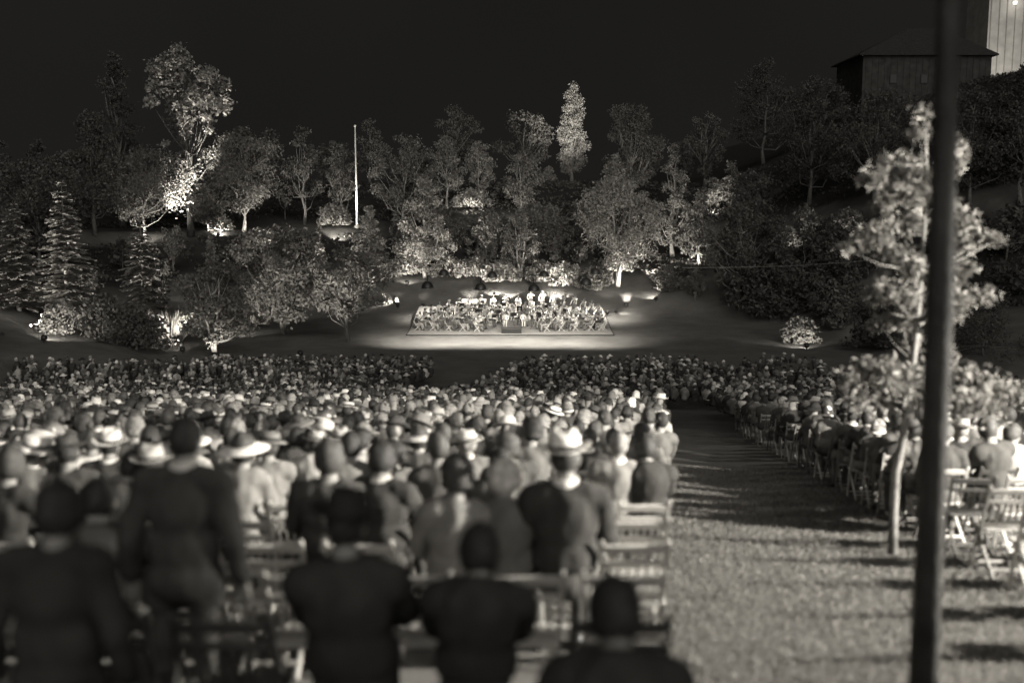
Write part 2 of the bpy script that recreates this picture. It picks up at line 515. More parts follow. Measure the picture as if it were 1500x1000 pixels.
plant(S, 490, 330, 298, 58, 'bush', 'silver', 'bright shrub at the foot of the flagpole trees', 'shrub', group=SG, trunk_f=.05)
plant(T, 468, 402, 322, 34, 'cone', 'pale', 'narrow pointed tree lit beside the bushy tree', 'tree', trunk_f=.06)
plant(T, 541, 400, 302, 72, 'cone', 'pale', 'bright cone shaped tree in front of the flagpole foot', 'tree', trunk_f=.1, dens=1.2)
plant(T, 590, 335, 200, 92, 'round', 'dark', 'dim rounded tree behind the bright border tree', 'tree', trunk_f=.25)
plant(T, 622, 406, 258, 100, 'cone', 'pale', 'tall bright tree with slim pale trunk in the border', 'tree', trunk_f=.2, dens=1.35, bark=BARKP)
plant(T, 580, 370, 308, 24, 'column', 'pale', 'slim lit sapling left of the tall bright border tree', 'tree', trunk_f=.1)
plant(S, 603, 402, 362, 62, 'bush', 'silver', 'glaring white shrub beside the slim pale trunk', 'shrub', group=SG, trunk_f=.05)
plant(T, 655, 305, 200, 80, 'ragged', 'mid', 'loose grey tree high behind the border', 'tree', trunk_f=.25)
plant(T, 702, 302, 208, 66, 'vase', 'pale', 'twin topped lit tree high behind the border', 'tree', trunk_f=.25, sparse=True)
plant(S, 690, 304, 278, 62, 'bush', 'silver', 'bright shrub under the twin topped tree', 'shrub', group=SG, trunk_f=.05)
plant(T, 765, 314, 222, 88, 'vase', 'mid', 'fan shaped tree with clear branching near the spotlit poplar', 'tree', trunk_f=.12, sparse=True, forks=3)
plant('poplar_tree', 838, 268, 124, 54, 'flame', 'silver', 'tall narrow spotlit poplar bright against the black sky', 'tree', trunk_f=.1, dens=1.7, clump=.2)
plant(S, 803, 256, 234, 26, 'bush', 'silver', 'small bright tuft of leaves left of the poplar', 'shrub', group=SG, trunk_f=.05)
plant(T, 713, 388, 312, 72, 'ragged', 'mid', 'layered small tree at the centre of the border', 'tree', trunk_f=.15, dens=1.1)
plant(T, 762, 410, 308, 72, 'ragged', 'mid', 'forked small tree with pale stems right of centre', 'tree', trunk_f=.25, bark=BARKP, forks=2)
for a in ((540, 412, 385, 58, 'mid', 'leafy shrub at the border beneath the cone tree'), (575, 408, 380, 50, 'mid', 'low shrub between cone tree and glaring shrub'),
          (655, 406, 378, 60, 'pale', 'tufted shrub beside the foot of the pale trunk'), (695, 408, 378, 62, 'mid', 'flowering shrub under the layered tree'),
          (735, 412, 384, 66, 'silver', 'brightly lamplit flowers below the centre trees'), (792, 412, 382, 58, 'mid', 'grey shrub between the hanging stage lamps'),
          (828, 418, 384, 62, 'pale', 'shrub lit by the bank lamp behind the basses'), (870, 424, 392, 62, 'mid', 'shrub under the big bright tree'),
          (975, 425, 395, 56, 'dark', 'dim shrub at the end of the border'), (722, 345, 312, 66, 'mid', 'flower mound halfway up the hill'),
          (790, 328, 300, 80, 'mid', 'dark hillside shrub dotted with flowers'), (845, 325, 298, 70, 'dark', 'dark hillside shrub below the poplar'),
          (800, 372, 322, 100, 'dark', 'dark hedge like bush on the middle slope'), (680, 360, 318, 60, 'dark', 'dark bush between the two pale trees')):
    plant(S, a[0], a[1], a[2], a[3], 'bush', a[4], a[5], 'shrub', group=SG, trunk_f=.04, dens=.9)
plant(T, 813, 385, 348, 16, 'cone', 'mid', 'tiny pointed sapling right of the forked tree', 'tree', trunk_f=.1)
plant(T, 780, 388, 343, 28, 'cone', 'dark', 'dark young conifer shape beside the forked tree', 'tree', trunk_f=.1)
plant(T, 850, 385, 348, 30, 'cone', 'dark', 'dark young tree left of the big bright tree', 'tree', trunk_f=.1)
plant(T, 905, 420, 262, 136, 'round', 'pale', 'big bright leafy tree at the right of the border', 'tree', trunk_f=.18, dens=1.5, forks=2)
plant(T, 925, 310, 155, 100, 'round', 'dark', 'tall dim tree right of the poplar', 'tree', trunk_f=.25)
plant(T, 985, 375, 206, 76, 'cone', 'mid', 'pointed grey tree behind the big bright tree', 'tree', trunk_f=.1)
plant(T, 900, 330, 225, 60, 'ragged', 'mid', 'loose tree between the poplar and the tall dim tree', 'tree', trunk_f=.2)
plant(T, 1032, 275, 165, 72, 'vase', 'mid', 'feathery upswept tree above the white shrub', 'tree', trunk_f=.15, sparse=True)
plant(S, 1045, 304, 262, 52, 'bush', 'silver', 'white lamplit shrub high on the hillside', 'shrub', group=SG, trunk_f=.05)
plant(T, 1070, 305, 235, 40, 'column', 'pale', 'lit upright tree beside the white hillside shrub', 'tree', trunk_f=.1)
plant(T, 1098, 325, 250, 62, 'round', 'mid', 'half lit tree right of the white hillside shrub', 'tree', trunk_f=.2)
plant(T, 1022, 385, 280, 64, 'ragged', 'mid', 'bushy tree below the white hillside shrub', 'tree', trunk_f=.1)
plant(T, 1084, 455, 290, 140, 'round', 'dark', 'large dark tree beside the lawn with bare lower trunk', 'tree', trunk_f=.25)
plant(T, 1118, 240, 92, 130, 'ragged', 'dark', 'tall faint tree against the sky left of the barn', 'tree', trunk_f=.2)
plant(T, 1185, 300, 118, 120, 'round', 'dark', 'dark full tree below the barn corner', 'tree', trunk_f=.2)
plant(T, 1280, 300, 140, 150, 'round', 'dark', 'wide dark tree under the barn wall', 'tree', trunk_f=.2)
plant(T, 1420, 300, 135, 150, 'round', 'dark', 'dark tree under the bright boarded building', 'tree', trunk_f=.2)
plant(T, 1495, 300, 95, 90, 'round', 'dark', 'dark tree at the frame edge below the boarded building', 'tree', trunk_f=.2)
plant(T, 1150, 370, 330, 46, 'bush', 'silver', 'small patch of lamplit leaves on the dark hillside', 'tree', trunk_f=.1)
plant(T, 1240, 350, 306, 60, 'bush', 'pale', 'slanting lit foliage left of the near young tree', 'tree', trunk_f=.1)
plant(S, 1212, 478, 412, 66, 'bush', 'mid', 'dim tufted shrub above the glowing low shrub', 'shrub', group=SG, trunk_f=.05)
plant(S, 1172, 502, 464, 56, 'bush', 'silver', 'lamplit low shrub glowing white beside the dark lawn', 'shrub', group=SG, trunk_f=.04, lsize=.26)
plant(S, 1440, 520, 420, 170, 'bush', 'dark', 'dark broad hedge behind the near young tree', 'shrub', group=SG, trunk_f=.04)
plant(S, 1290, 510, 430, 110, 'bush', 'dark', 'dark bush left of the near young tree trunk', 'shrub', group=SG, trunk_f=.04)
plant(T, 60, 390, 235, 150, 'round', 'dark', 'dark mass of a tree behind the dim spruce', 'tree', trunk_f=.2)
plant(T, 140, 345, 165, 110, 'ragged', 'dark', 'faint tall tree behind the pale spruce', 'tree', trunk_f=.2)
plant(T, 180, 330, 80, 90, 'ragged', 'dark', 'faint towering tree left of the spotlit giant', 'tree', trunk_f=.2)
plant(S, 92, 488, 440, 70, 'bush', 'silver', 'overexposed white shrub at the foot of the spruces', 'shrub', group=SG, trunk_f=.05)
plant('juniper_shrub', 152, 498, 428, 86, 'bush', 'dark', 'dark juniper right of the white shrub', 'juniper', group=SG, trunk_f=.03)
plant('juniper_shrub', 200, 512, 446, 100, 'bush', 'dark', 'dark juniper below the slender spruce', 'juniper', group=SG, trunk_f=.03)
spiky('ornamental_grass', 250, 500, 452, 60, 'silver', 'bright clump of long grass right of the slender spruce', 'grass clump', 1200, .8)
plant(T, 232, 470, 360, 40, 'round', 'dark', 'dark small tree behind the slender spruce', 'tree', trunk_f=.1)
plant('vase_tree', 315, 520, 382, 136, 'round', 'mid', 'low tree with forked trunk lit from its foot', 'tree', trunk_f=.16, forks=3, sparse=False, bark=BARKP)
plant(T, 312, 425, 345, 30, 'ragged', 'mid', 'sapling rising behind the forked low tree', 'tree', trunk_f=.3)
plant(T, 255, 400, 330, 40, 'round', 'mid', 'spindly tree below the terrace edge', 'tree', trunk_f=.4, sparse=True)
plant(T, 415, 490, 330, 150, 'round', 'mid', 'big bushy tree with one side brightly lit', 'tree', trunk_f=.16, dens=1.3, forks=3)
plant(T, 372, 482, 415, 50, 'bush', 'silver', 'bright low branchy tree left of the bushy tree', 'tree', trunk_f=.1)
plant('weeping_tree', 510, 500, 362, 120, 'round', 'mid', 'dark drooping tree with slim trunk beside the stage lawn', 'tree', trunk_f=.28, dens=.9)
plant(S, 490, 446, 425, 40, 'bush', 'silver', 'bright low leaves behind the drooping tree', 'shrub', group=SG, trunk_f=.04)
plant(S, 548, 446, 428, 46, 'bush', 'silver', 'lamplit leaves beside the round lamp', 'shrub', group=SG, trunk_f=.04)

gx = RNG.uniform(-75, 85, 60000); gy = RNG.uniform(66, 150, 60000)
kp = (bed(gx, gy) > .6) & (RNG.random(60000) < .9); gx, gy = gx[kp], gy[kp]
cl_ = np.sin(gx * .9 + 2 * np.sin(gy * .31)) * np.sin(gy * .8 + 1.7 * np.sin(gx * .4)); kp = cl_ > -.35; gx, gy, cl_ = gx[kp], gy[kp], cl_[kp]
gc = np.stack([gx, gy, ht(gx, gy) + .12 + .25 * np.maximum(0, cl_)], 1)
Vg, Fg = leaves(gc, np.full(len(gc), .3), int(len(gc) * 2.2), .34, up=.3, flat=.6)
gco = link('ground_cover', np_mesh('ground_cover', Vg, Fg, [leafmat('ground_cover_leaves', .09, .5, .25)])); tag(gco, 'low leafy ground cover spread over the wooded slope', 'ground cover', kind='stuff')

# unlit woodland that fills the slope between the lit trees
NF = 0
for i in range(1500):
    px = random.uniform(-20, 1520); py = random.uniform(232, 440); hgt = random.uniform(55, 120) * (1 if py < 300 else .75); wd = hgt * random.uniform(.6, 1.0)
    if 775 < px < 895 and py < 335: continue
    if 520 < px < 1010 and py > 352: continue
    if 250 < px < 420 and 335 < py < 356: continue
    if 370 < px <= 520 and py > 372: continue
    if any(abs(px - t[0]) < (t[3] * .42 + wd * .4) and py > t[1] - 6 and py - hgt < t[1] - 12 for t in REG if t[3] > 20): continue
    if any(abs(px - t[0]) < 20 and abs(py - t[1]) < 12 for t in REG): continue
    if px > 1010 and py < 300 and random.random() < .5: continue
    if NF >= 72: break
    NF += 1
    low = random.random() < .35
    plant(T if not low else S, px, py, py - hgt * (.5 if low else 1), wd, random.choice(['round', 'ragged', 'ragged', 'vase']) if not low else 'bush', random.choice(['dark', 'dark', 'mid']),
          'indistinct unlit tree in the dark wood filling the hillside' if not low else 'indistinct unlit bush in the dark wood filling the hillside', 'tree' if not low else 'shrub', dens=.75, lsize=.42,
          trunk_f=.2 if not low else .04, group='unlit trees filling the hillside' if not low else 'unlit bushes filling the hillside')
for i in range(26):
    px = random.uniform(1105, 1330); py = random.uniform(395, 500); h_ = random.uniform(40, 85)
    if abs(px - 1172) < 55 and py > 470: continue
    plant(S, px, py, py - h_, h_ * random.uniform(.8, 1.4), random.choice(['bush', 'cone', 'bush']), 'dark', 'indistinct dark bush massed on the unlit bank at right', 'shrub', dens=.8, lsize=.36, trunk_f=.04, group='dark bushes massed on the right bank')
print('filler', NF)

# ------------------------------------------------------------------ lamps
DARK = mat('black_enamel', .02, .4, .2, 10, spec=.4)
GLASS = emat('lamp_glow', 12)

def spot(parent, loc, dirv, power, half, blend=.35, radius=.12):
    l = bpy.data.lights.new('lamp_light', 'SPOT'); l.energy = power; l.spot_size = 2 * R(half); l.spot_blend = blend
    l.shadow_soft_size = radius; l.color = (1, .955, .875)
    o = link('lamp_light', l, parent); o.location = loc
    o.rotation_euler = Vector(dirv).to_track_quat('-Z', 'Y').to_euler()
    return o

def flood(px, py, az, tilt, power, half, label, base=None, size=.22, pull=2.5):
    b = hit(px, py) if base is None else base
    if pull:
        b = b - Vector((math.sin(R(az)), math.cos(R(az)), 0)) * pull; b.z = hz(b.x, b.y)
    root = empty('floodlight', b); tag(root, label, 'floodlight', 'garden floodlights')
    dv = Vector((math.sin(R(az)) * math.cos(R(tilt)), math.cos(R(az)) * math.cos(R(tilt)), math.sin(R(tilt))))
    q = dv.to_track_quat('Z', 'Y')
    c = Vector((0, 0, size * 1.5))
    h = MB(); h.lathe([(.02, -size * .75), (size * .45, -size * .7), (size * .8, -size * .25), (size, size * .5), (size * .92, size * .5), (size * .7, -size * .2), (.02, -size * .5)], 14)
    ho = h.build('housing', DARK, root, True); ho.location = c; ho.rotation_euler = q.to_euler()
    gl = MB(); gl.lathe([(.001, -size * .12), (size * .3, -size * .14), (size * .3, -size * .24), (.001, -size * .25)], 10); go = gl.build('bulb', GLASS, root); go.location = c; go.rotation_euler = q.to_euler()
    s = MB(); s.tube([(0, 0, -.2), (0, 0, size * .8)], .025, 7); s.bar((-size, 0, size * .8), (size, 0, size * .8), .03, .03)
    s.build('stake', DARK, root)
    spot(root, c + dv * size * .55, dv, power, half, .3 if half > 34 else .7, size * .6)
    return root

K = 1.25
flood(320, 348, 0, 22, 900 * K, 78, 'black lamp on the terrace lighting the grass around it', pull=0)
flood(287, 346, 3, 62, 70000 * K, 17, 'lamp at the foot of the spotlit giant tree', pull=7)
flood(392, 342, -12, 40, 2600 * K, 60, 'lamp in front of the spreading tree on the terrace')
flood(825, 440, 0, 16, 260 * K, 75, 'small black lamp on the bank behind the basses', pull=0)
flood(724, 416, 0, 34, 420 * K, 75, 'lamp glaring into flowers below the centre trees')
flood(580, 446, -80, 8, 450 * K, 62, 'round black lamp turned away beside the drooping tree', size=.34, pull=0)
flood(88, 494, 0, 34, 900 * K, 60, 'lamp hidden below the overexposed white shrub')
def flood_at(px, py, off, h, power, half, label):
    t = hit(px, py); b = t + Vector(off + (0,)); b.z = hz(b.x, b.y); v = t + Vector((0, 0, h)) - b
    return flood(0, 0, math.degrees(math.atan2(v.x, v.y)), math.degrees(math.atan2(v.z, math.hypot(v.x, v.y))), power, half, label, base=b, pull=0)
flood_at(100, 452, (-6.0, -4.0), 4.5, 11000, 38, 'lamp lighting the left flank of the pale spruce')
flood_at(28, 455, (4.0, -6.0), 4.0, 3500, 38, 'lamp dimly lighting the spruce at the dark edge')
flood_at(212, 478, (4.5, -5.0), 4.0, 9000, 38, 'lamp lighting the slender spruce from the right')
flood(262, 512, -24, 34, 800 * K, 50, 'lamp lighting the bright grass and slender spruce')
flood(314, 526, 0, 60, 420 * K, 70, 'lamp at the foot of the forked low tree', pull=0)
flood(440, 524, -8, 36, 7000, 36, 'added fill lamp on the lawn lighting the bushy tree', pull=0)  # added out of sight to brighten the bushy tree
flood(360, 490, 12, 42, 900 * K, 60, 'lamp under the bright low branchy tree')
flood(622, 414, -3, 46, 2200 * K, 34, 'lamp at the foot of the tall bright border tree', pull=5.5)
flood(600, 404, 0, 36, 260 * K, 70, 'lamp burning behind the glaring white shrub')
flood(545, 416, 0, 52, 1100 * K, 55, 'lamp below the cone shaped tree')
flood(745, 418, 0, 50, 700 * K, 62, 'lamp below the two small centre trees')
flood(938, 426, -30, 42, 500 * K, 60, 'lamp at the end of the border under bright leaves')
flood(888, 432, 4, 44, 2600 * K, 36, 'lamp in front of the big bright tree', pull=5.5)
flood(500, 334, 0, 30, 1000 * K, 65, 'lamp under the flagpole shrubs')
flood(690, 308, 0, 35, 1000 * K, 65, 'lamp under the twin topped tree')
flood(757, 322, 0, 40, 900 * K, 60, 'lamp in front of the fan shaped tree')
flood(838, 280, 0, 36, 80000, 21, 'lamp aimed up at the spotlit poplar', pull=11)
flood(1042, 308, 0, 32, 1600 * K, 70, 'lamp under the white hillside shrub')
flood(1144, 374, 0, 35, 500 * K, 60, 'lamp in the dark slope below lit leaves')
flood(1168, 506, 0, 30, 700 * K, 60, 'lamp hidden in the glowing low shrub')
flood(1236, 356, 0, 45, 300 * K, 60, 'lamp under the slanting lit foliage')
flood(902, 460, 78, 6, 380 * K, 60, 'lamp casting a bright wedge on grass behind the orchestra', pull=0)
flood(742, 455, -74, 10, 240 * K, 55, 'lamp lighting the grass bank behind the brass players', pull=0)
for fx, nm in ((-11, 'leftmost of four added fill lamps behind the orchestra washing the trees'), (-4, 'second of four added fill lamps behind the orchestra washing the trees'), (4, 'third of four added fill lamps behind the orchestra washing the trees'), (11, 'rightmost of four added fill lamps behind the orchestra washing the trees')):
    flood(0, 0, fx * .8, 40, 11000, 28, nm, base=Vector((fx, 98.3, hz(fx, 98.3))), pull=0)  # added wash lamps hidden behind the players to brighten the trees
flood(470, 405, 0, 38, 4500, 40, 'added fill lamp left of the flagpole washing the hillside trees')  # added wash to brighten the hillside trees
flood(960, 400, 10, 38, 4500, 40, 'added fill lamp right of the border washing the hillside trees')  # second added wash for the hillside trees
flood(222, 356, -5, 50, 2600, 45, 'added fill lamp on the left slope washing the domed tree')  # added to brighten the domed tree
flood(1012, 378, -20, 30, 700 * K, 60, 'lamp glinting in the dark shrubs right of the border')

STAGE_Z = -10.93
def pendant(px, py, d, label, power=3500):
    p = P(px, py, d)
    root = empty('pendant_lamp', p); tag(root, label, 'stage lamp', 'lamps hung over the orchestra')
    s = MB(); s.lathe([(.02, .95), (.05, .93), (.06, .5), (.2, .46), (.34, .36), (.43, .2), (.47, .02), (.48, -.06), (.46, -.06), (.45, .02), (.41, .19), (.32, .33), (.03, .42)], 20)
    s.build('shade', DARK, root, True)
    b = MB(); b.ell((0, 0, .12), (.07, .07, .1), 10, 6); b.build('bulb', GLASS, root, True)
    c = MB(); c.tube([(0, 0, .9), (0, 0, 1.15)], .012, 5); c.build('cord', DARK, root)
    spot(root, (0, 0, -.08), (0, .48 if d < 88 else .12, -1), power, 60, .8, .2)
    return p
lamps = []
for px, py, d, nm in ((626, 421, 80, 'leftmost lamp of the lower row over the orchestra'), (704, 423, 80, 'lamp above the violins in the lower row'), (782, 425, 80, 'lamp above the cellos in the lower row'),
                      (858, 416, 80, 'rightmost lamp of the lower row over the orchestra'), (650, 402, 93, 'leftmost lamp of the upper row over the orchestra'), (721, 405, 93, 'lamp in the upper row in front of bright flowers'),
                      (797, 404, 93, 'lamp in the upper row above the basses'), (872, 400, 93, 'rightmost lamp of the upper row over the orchestra')):
    lamps.append(pendant(px, py, d, nm))
for row, lab in ((lamps[:4], 'thin cable carrying the lower row of stage lamps'), (lamps[4:], 'thin cable carrying the upper row of stage lamps')):
    pts = [row[0] + Vector((-9, 0, 2.0))] + [p + Vector((0, 0, 1.15)) for p in row] + [row[-1] + Vector((11, 0, 2.0))]
    c = MB(); c.tube(pts, .012, 5); tag(c.build('lamp_cable', DARK), lab, 'cable')
c = MB(); a, b = P(1000, 392, 78), P(1520, 352, 62)
c.tube([a.lerp(b, t) + Vector((0, 0, -.5 * math.sin(math.pi * t))) for t in np.linspace(0, 1, 14)], .012, 5)
tag(c.build('overhead_wire', mat('wire_metal', .3, .5)), 'thin pale wire strung across the dark slope', 'wire')

# flagpole
b = hit(523, 332); H = (332 - 190) * b.y / 1500
fp = empty('flagpole', b); tag(fp, 'tall white flagpole rising bare above the hillside trees', 'flagpole')
m = MB(); m.tube([(0, 0, -.2), (0, 0, H * .5), (0, 0, H)], [.13, .10, .06], 10); m.build('pole', mat('white_paint', .75, .5, .1), fp, True)
m = MB(); m.ell((0, 0, H + .12), (.14, .14, .14)); m.build('finial', mat('white_paint', .75), fp, True)
m = MB(); m.lathe([(.3, -.15), (.3, .12), (.16, .2)], 12); m.build('footing', mat('concrete', .3, .9), fp)
b2 = hit(519, 345)
flood(527, 352, 6, 66, 5000, 18, 'lamp lighting the flagpole from below', pull=0)

# ------------------------------------------------------------------ barn and boarded building
WALL = mat('weathered_boards', .05, .9, .35, 1.2, .3, 6)
ROOF = mat('dark_shingles', .034, .9, .3, 3, .4, 10)
bx0, bx1 = P(1264, 100, 150).x, P(1452, 100, 150).x
zt_, zb_ = P(1223, 80, 150).z, P(1223, 160, 150).z - 5
barn = empty('barn', ((bx0 + bx1) / 2, 150, zb_)); tag(barn, 'long dim barn with dark hipped roof on top of the hill', 'barn')
wl = bx1 - bx0; hh = zt_ - zb_; dp = 12
m = MB(); m.box((0, dp / 2, hh / 2), (wl, dp, hh)); m.build('wall', WALL, barn)
m = MB()
for i in range(int(wl / .9)):
    m.box((-wl / 2 + .45 + i * .9, -.03, hh / 2 - .05), (.08, .06, hh - .1))
m.build('batten', WALL, barn)
m = MB(); ov = .7; rh = 4.6
e = [(-wl/2-ov, -ov, hh), (wl/2+ov, -ov, hh), (wl/2+ov, dp+ov, hh), (-wl/2-ov, dp+ov, hh), (-wl/2+8.5, dp/2, hh+rh), (wl/2-5, dp/2, hh+rh)]
m.add(e + [(p[0], p[1], p[2]-.18) for p in e[:4]], [(0,1,5,4),(1,2,5),(2,3,4,5),(3,0,4),(0,6,7,1),(1,7,8,2),(2,8,9,3),(3,9,6,0),(6,9,8,7)]); m.build('roof', ROOF, barn)
for i, fx in enumerate((-.26, -.02, .2)):
    x = fx * wl
    m = MB(); m.box((x, -.06, hh - 3.4), (1.0, .12, 1.3)); wf = m.build('window', mat('old_window_frame', .05), barn)
    m = MB(); m.box((x, -.13, hh - 3.4), (.8, .02, 1.1)); m.build('pane', mat('dark_pane', .01, .2), wf)
p0 = P(1446, 60, 168); p1 = P(1600, 60, 168)
bb = empty('boarded_building', ((p0.x + p1.x) / 2, 168, p0.z - 16)); tag(bb, 'tall pale vertically boarded building glowing behind the barn roof', 'building')
W2 = p1.x - p0.x
m = MB(); m.box((0, 4, 15), (W2, 8, 30)); m.build('wall', mat('pale_siding', .42, .85, .2, .6, .2, 4), bb)
m = MB()
for i in range(int(W2 / 1.3)): m.box((-W2 / 2 + .3 + i * 1.3 + random.uniform(-.15, .15), -.04, 15), (.14, .08, 30))
m.build('batten', mat('siding_gap', .26, .9), bb)
m = MB(); m.box((0, 4, 30.15), (W2 + .8, 9, .3)); m.build('roof', ROOF, bb)
wp = P(1490, 3, 167) - bb.location
wl_ = empty('wall_lamp', bb.location + Vector((wp.x, -.3, wp.z))); tag(wl_, 'small burning lamp fixed high on the boarded building', 'wall lamp')
m = MB(); m.lathe([(.02, -.35), (.3, -.3), (.38, .05), (.3, .3), (.02, .36)], 12); m.build('globe', emat('globe_glow', 1.2), wl_, True)
m = MB(); m.box((0, .15, .42), (.16, .5, .1)); m.build('bracket', DARK, wl_)
l = bpy.data.lights.new('lamp_light', 'POINT'); l.energy = 120; l.shadow_soft_size = .3; l.color = (1, .955, .875)
lo = link('lamp_light', l, wl_); lo.location = (0, -1.6, -.1)
flood(1465, 190, 0, 27, 3500, 60, 'lamp at the foot of the boarded building', base=Vector((P(1470, 150, 160).x, 160, hz(P(1470, 150, 160).x, 160))))

# ------------------------------------------------------------------ tall pole and young tree in the aisle
x, y = (1370 - 750) / 1500 * 5.35, 5.2
tp = empty('utility_pole', (x, y, hz(x, y))); tag(tp, 'tall black pole standing in the lawn aisle close to the viewer', 'pole')
m = MB(); m.tube([(0, 0, -.4), (-.03, 0, 2.2), (-.085, 0, 4.2), (-.16, 0, 7.5)], [.077, .066, .048, .042], 16); m.build('shaft', mat('tarred_wood', .045, .7, .5, 3, .5, 25), tp, True)
m = MB(); m.bar((-1.05, 0, 7.2), (.75, 0, 7.2), .09, .09); m.build('crossarm', mat('tarred_wood', .022), tp)

b = hit(1307, 812); D = b.y
yt = empty('young_tree', b); tag(yt, 'young tree with pale slim trunk beside the black pole', 'tree')
tpx = [(1307, 812), (1311, 745), (1313, 690), (1322, 640), (1328, 590), (1338, 530), (1345, 470), (1350, 400), (1353, 320), (1356, 240), (1358, 165)]
tr = [P(a, c_, D) - b for a, c_ in tpx]
tr = [p + Vector((0, .03 * math.sin(i * 1.3), 0)) for i, p in enumerate(tr)]
m = MB(); m.tube(tr, [.05, .044, .046, .04, .037, .033, .029, .024, .018, .012, .006], 10)
cl = [(1352, 165, 16), (1345, 195, 20), (1330, 240, 24), (1300, 235, 14), (1278, 262, 22), (1310, 268, 26), (1335, 285, 26), (1398, 215, 24), (1390, 245, 22), (1410, 228, 12), (1385, 290, 18), (1392, 320, 26), (1420, 325, 22),
      (1440, 348, 20), (1462, 350, 14), (1410, 358, 20), (1300, 300, 22), (1330, 330, 26), (1290, 340, 28), (1265, 358, 24), (1240, 366, 14), (1310, 372, 28), (1335, 390, 22), (1395, 400, 22), (1420, 392, 14), (1330, 430, 28), (1300, 425, 26),
      (1280, 440, 18), (1345, 445, 20), (1390, 440, 26), (1420, 438, 26), (1445, 432, 20), (1400, 462, 16), (1320, 470, 26), (1290, 475, 20), (1340, 500, 20), (1270, 545, 30), (1240, 560, 26), (1300, 550, 32), (1330, 560, 26), (1320, 590, 24), (1290, 585, 24),
      (1400, 550, 32), (1430, 560, 34), (1460, 570, 28), (1410, 590, 28), (1445, 595, 26), (1490, 575, 22), (1255, 590, 18), (1345, 540, 26), (1390, 520, 16), (1360, 575, 30), (1365, 320, 22), (1362, 260, 20), (1366, 400, 22)]
cs = []; rs = []
for cx, cy, r_ in cl:
    p = P(cx, cy, D + random.uniform(-.45, .45)) - b
    cs.append(tuple(p)); rs.append(r_ * D / 1500 * 1.12)
    j = min(range(2, len(tr)), key=lambda i: abs(tr[i].z - (p.z - .25)))
    mid = tr[j].lerp(p, .55) + Vector((0, 0, -.04))
    m.tube([tr[j], mid, p], [.009, .006, .002], 5)
m.build('trunk', mat('young_bark', .15, .85, .35, 9, .6, 40), yt, True)
Vv, Ff = leaves(cs, rs, 8000, .1, up=.1, asp=.34, shell=.85)
link('crown', np_mesh('crown', Vv, Ff, [leafmat('young_leaves', .17, .6, .35)]), yt)

# ------------------------------------------------------------------ area lamps on poles for the audience, plus one added hillside beam
def audience_lamp(x, y, h, aim, power, half, label, blend=.3, rad=.15):
    root = empty('lamp_post', (x, y, hz(x, y))); tag(root, label, 'lamp post')
    m = MB(); m.tube([(0, 0, -.3), (0, 0, h)], [.09, .06], 10); m.build('post', DARK, root, True)
    src = Vector((x, y, hz(x, y) + h + .2)); dv = (Vector(aim) - src).normalized()
    hd = MB(); hd.lathe([(.02, -.32), (.16, -.28), (.3, 0), (.34, .22), (.32, .22), (.27, 0), (.03, -.2)], 16)
    ho = hd.build('lamp_head', DARK, root, True); ho.location = (0, 0, h + .2); ho.rotation_euler = dv.to_track_quat('Z', 'Y').to_euler()
    bl = MB(); bl.ell((0, 0, -.02), (.1, .1, .1)); bo = bl.build('bulb', GLASS, root, True); bo.location = (0, 0, h + .2); bo.rotation_euler = ho.rotation_euler
    spot(root, Vector((0, 0, h + .2)) + dv * .26, dv, power, half, blend, rad)
audience_lamp(12.5, 5.2, 4.0, (1.5, 12.5, -3.6), 35000, 37, 'lamp post right of the aisle throwing low light over chairs')
audience_lamp(21, 23, 12, (-2, 22, -4.5), 4600, 40, 'lamp post beside the right block of spectators')
audience_lamp(13, -4, 8.5, (1, 122, 0), 230000, 12, 'added unseen fill lamp behind the viewer throwing a long beam at the hillside', 1.0, .3)  # added unseen lamp, even frontal fill for the hillside trees
audience_lamp(-24, 18, 8, (-3, 23, -5), 3200, 40, 'lamp post beside the left block of spectators')

# ------------------------------------------------------------------ folding chairs
WOODS = [mat('chair_wood_pale', .42, .55, .2, 5, .1, 20), mat('chair_wood_mid', .2, .55, .25, 5, .1, 20), mat('chair_wood_dark', .07, .6, .3, 5, .1, 20)]

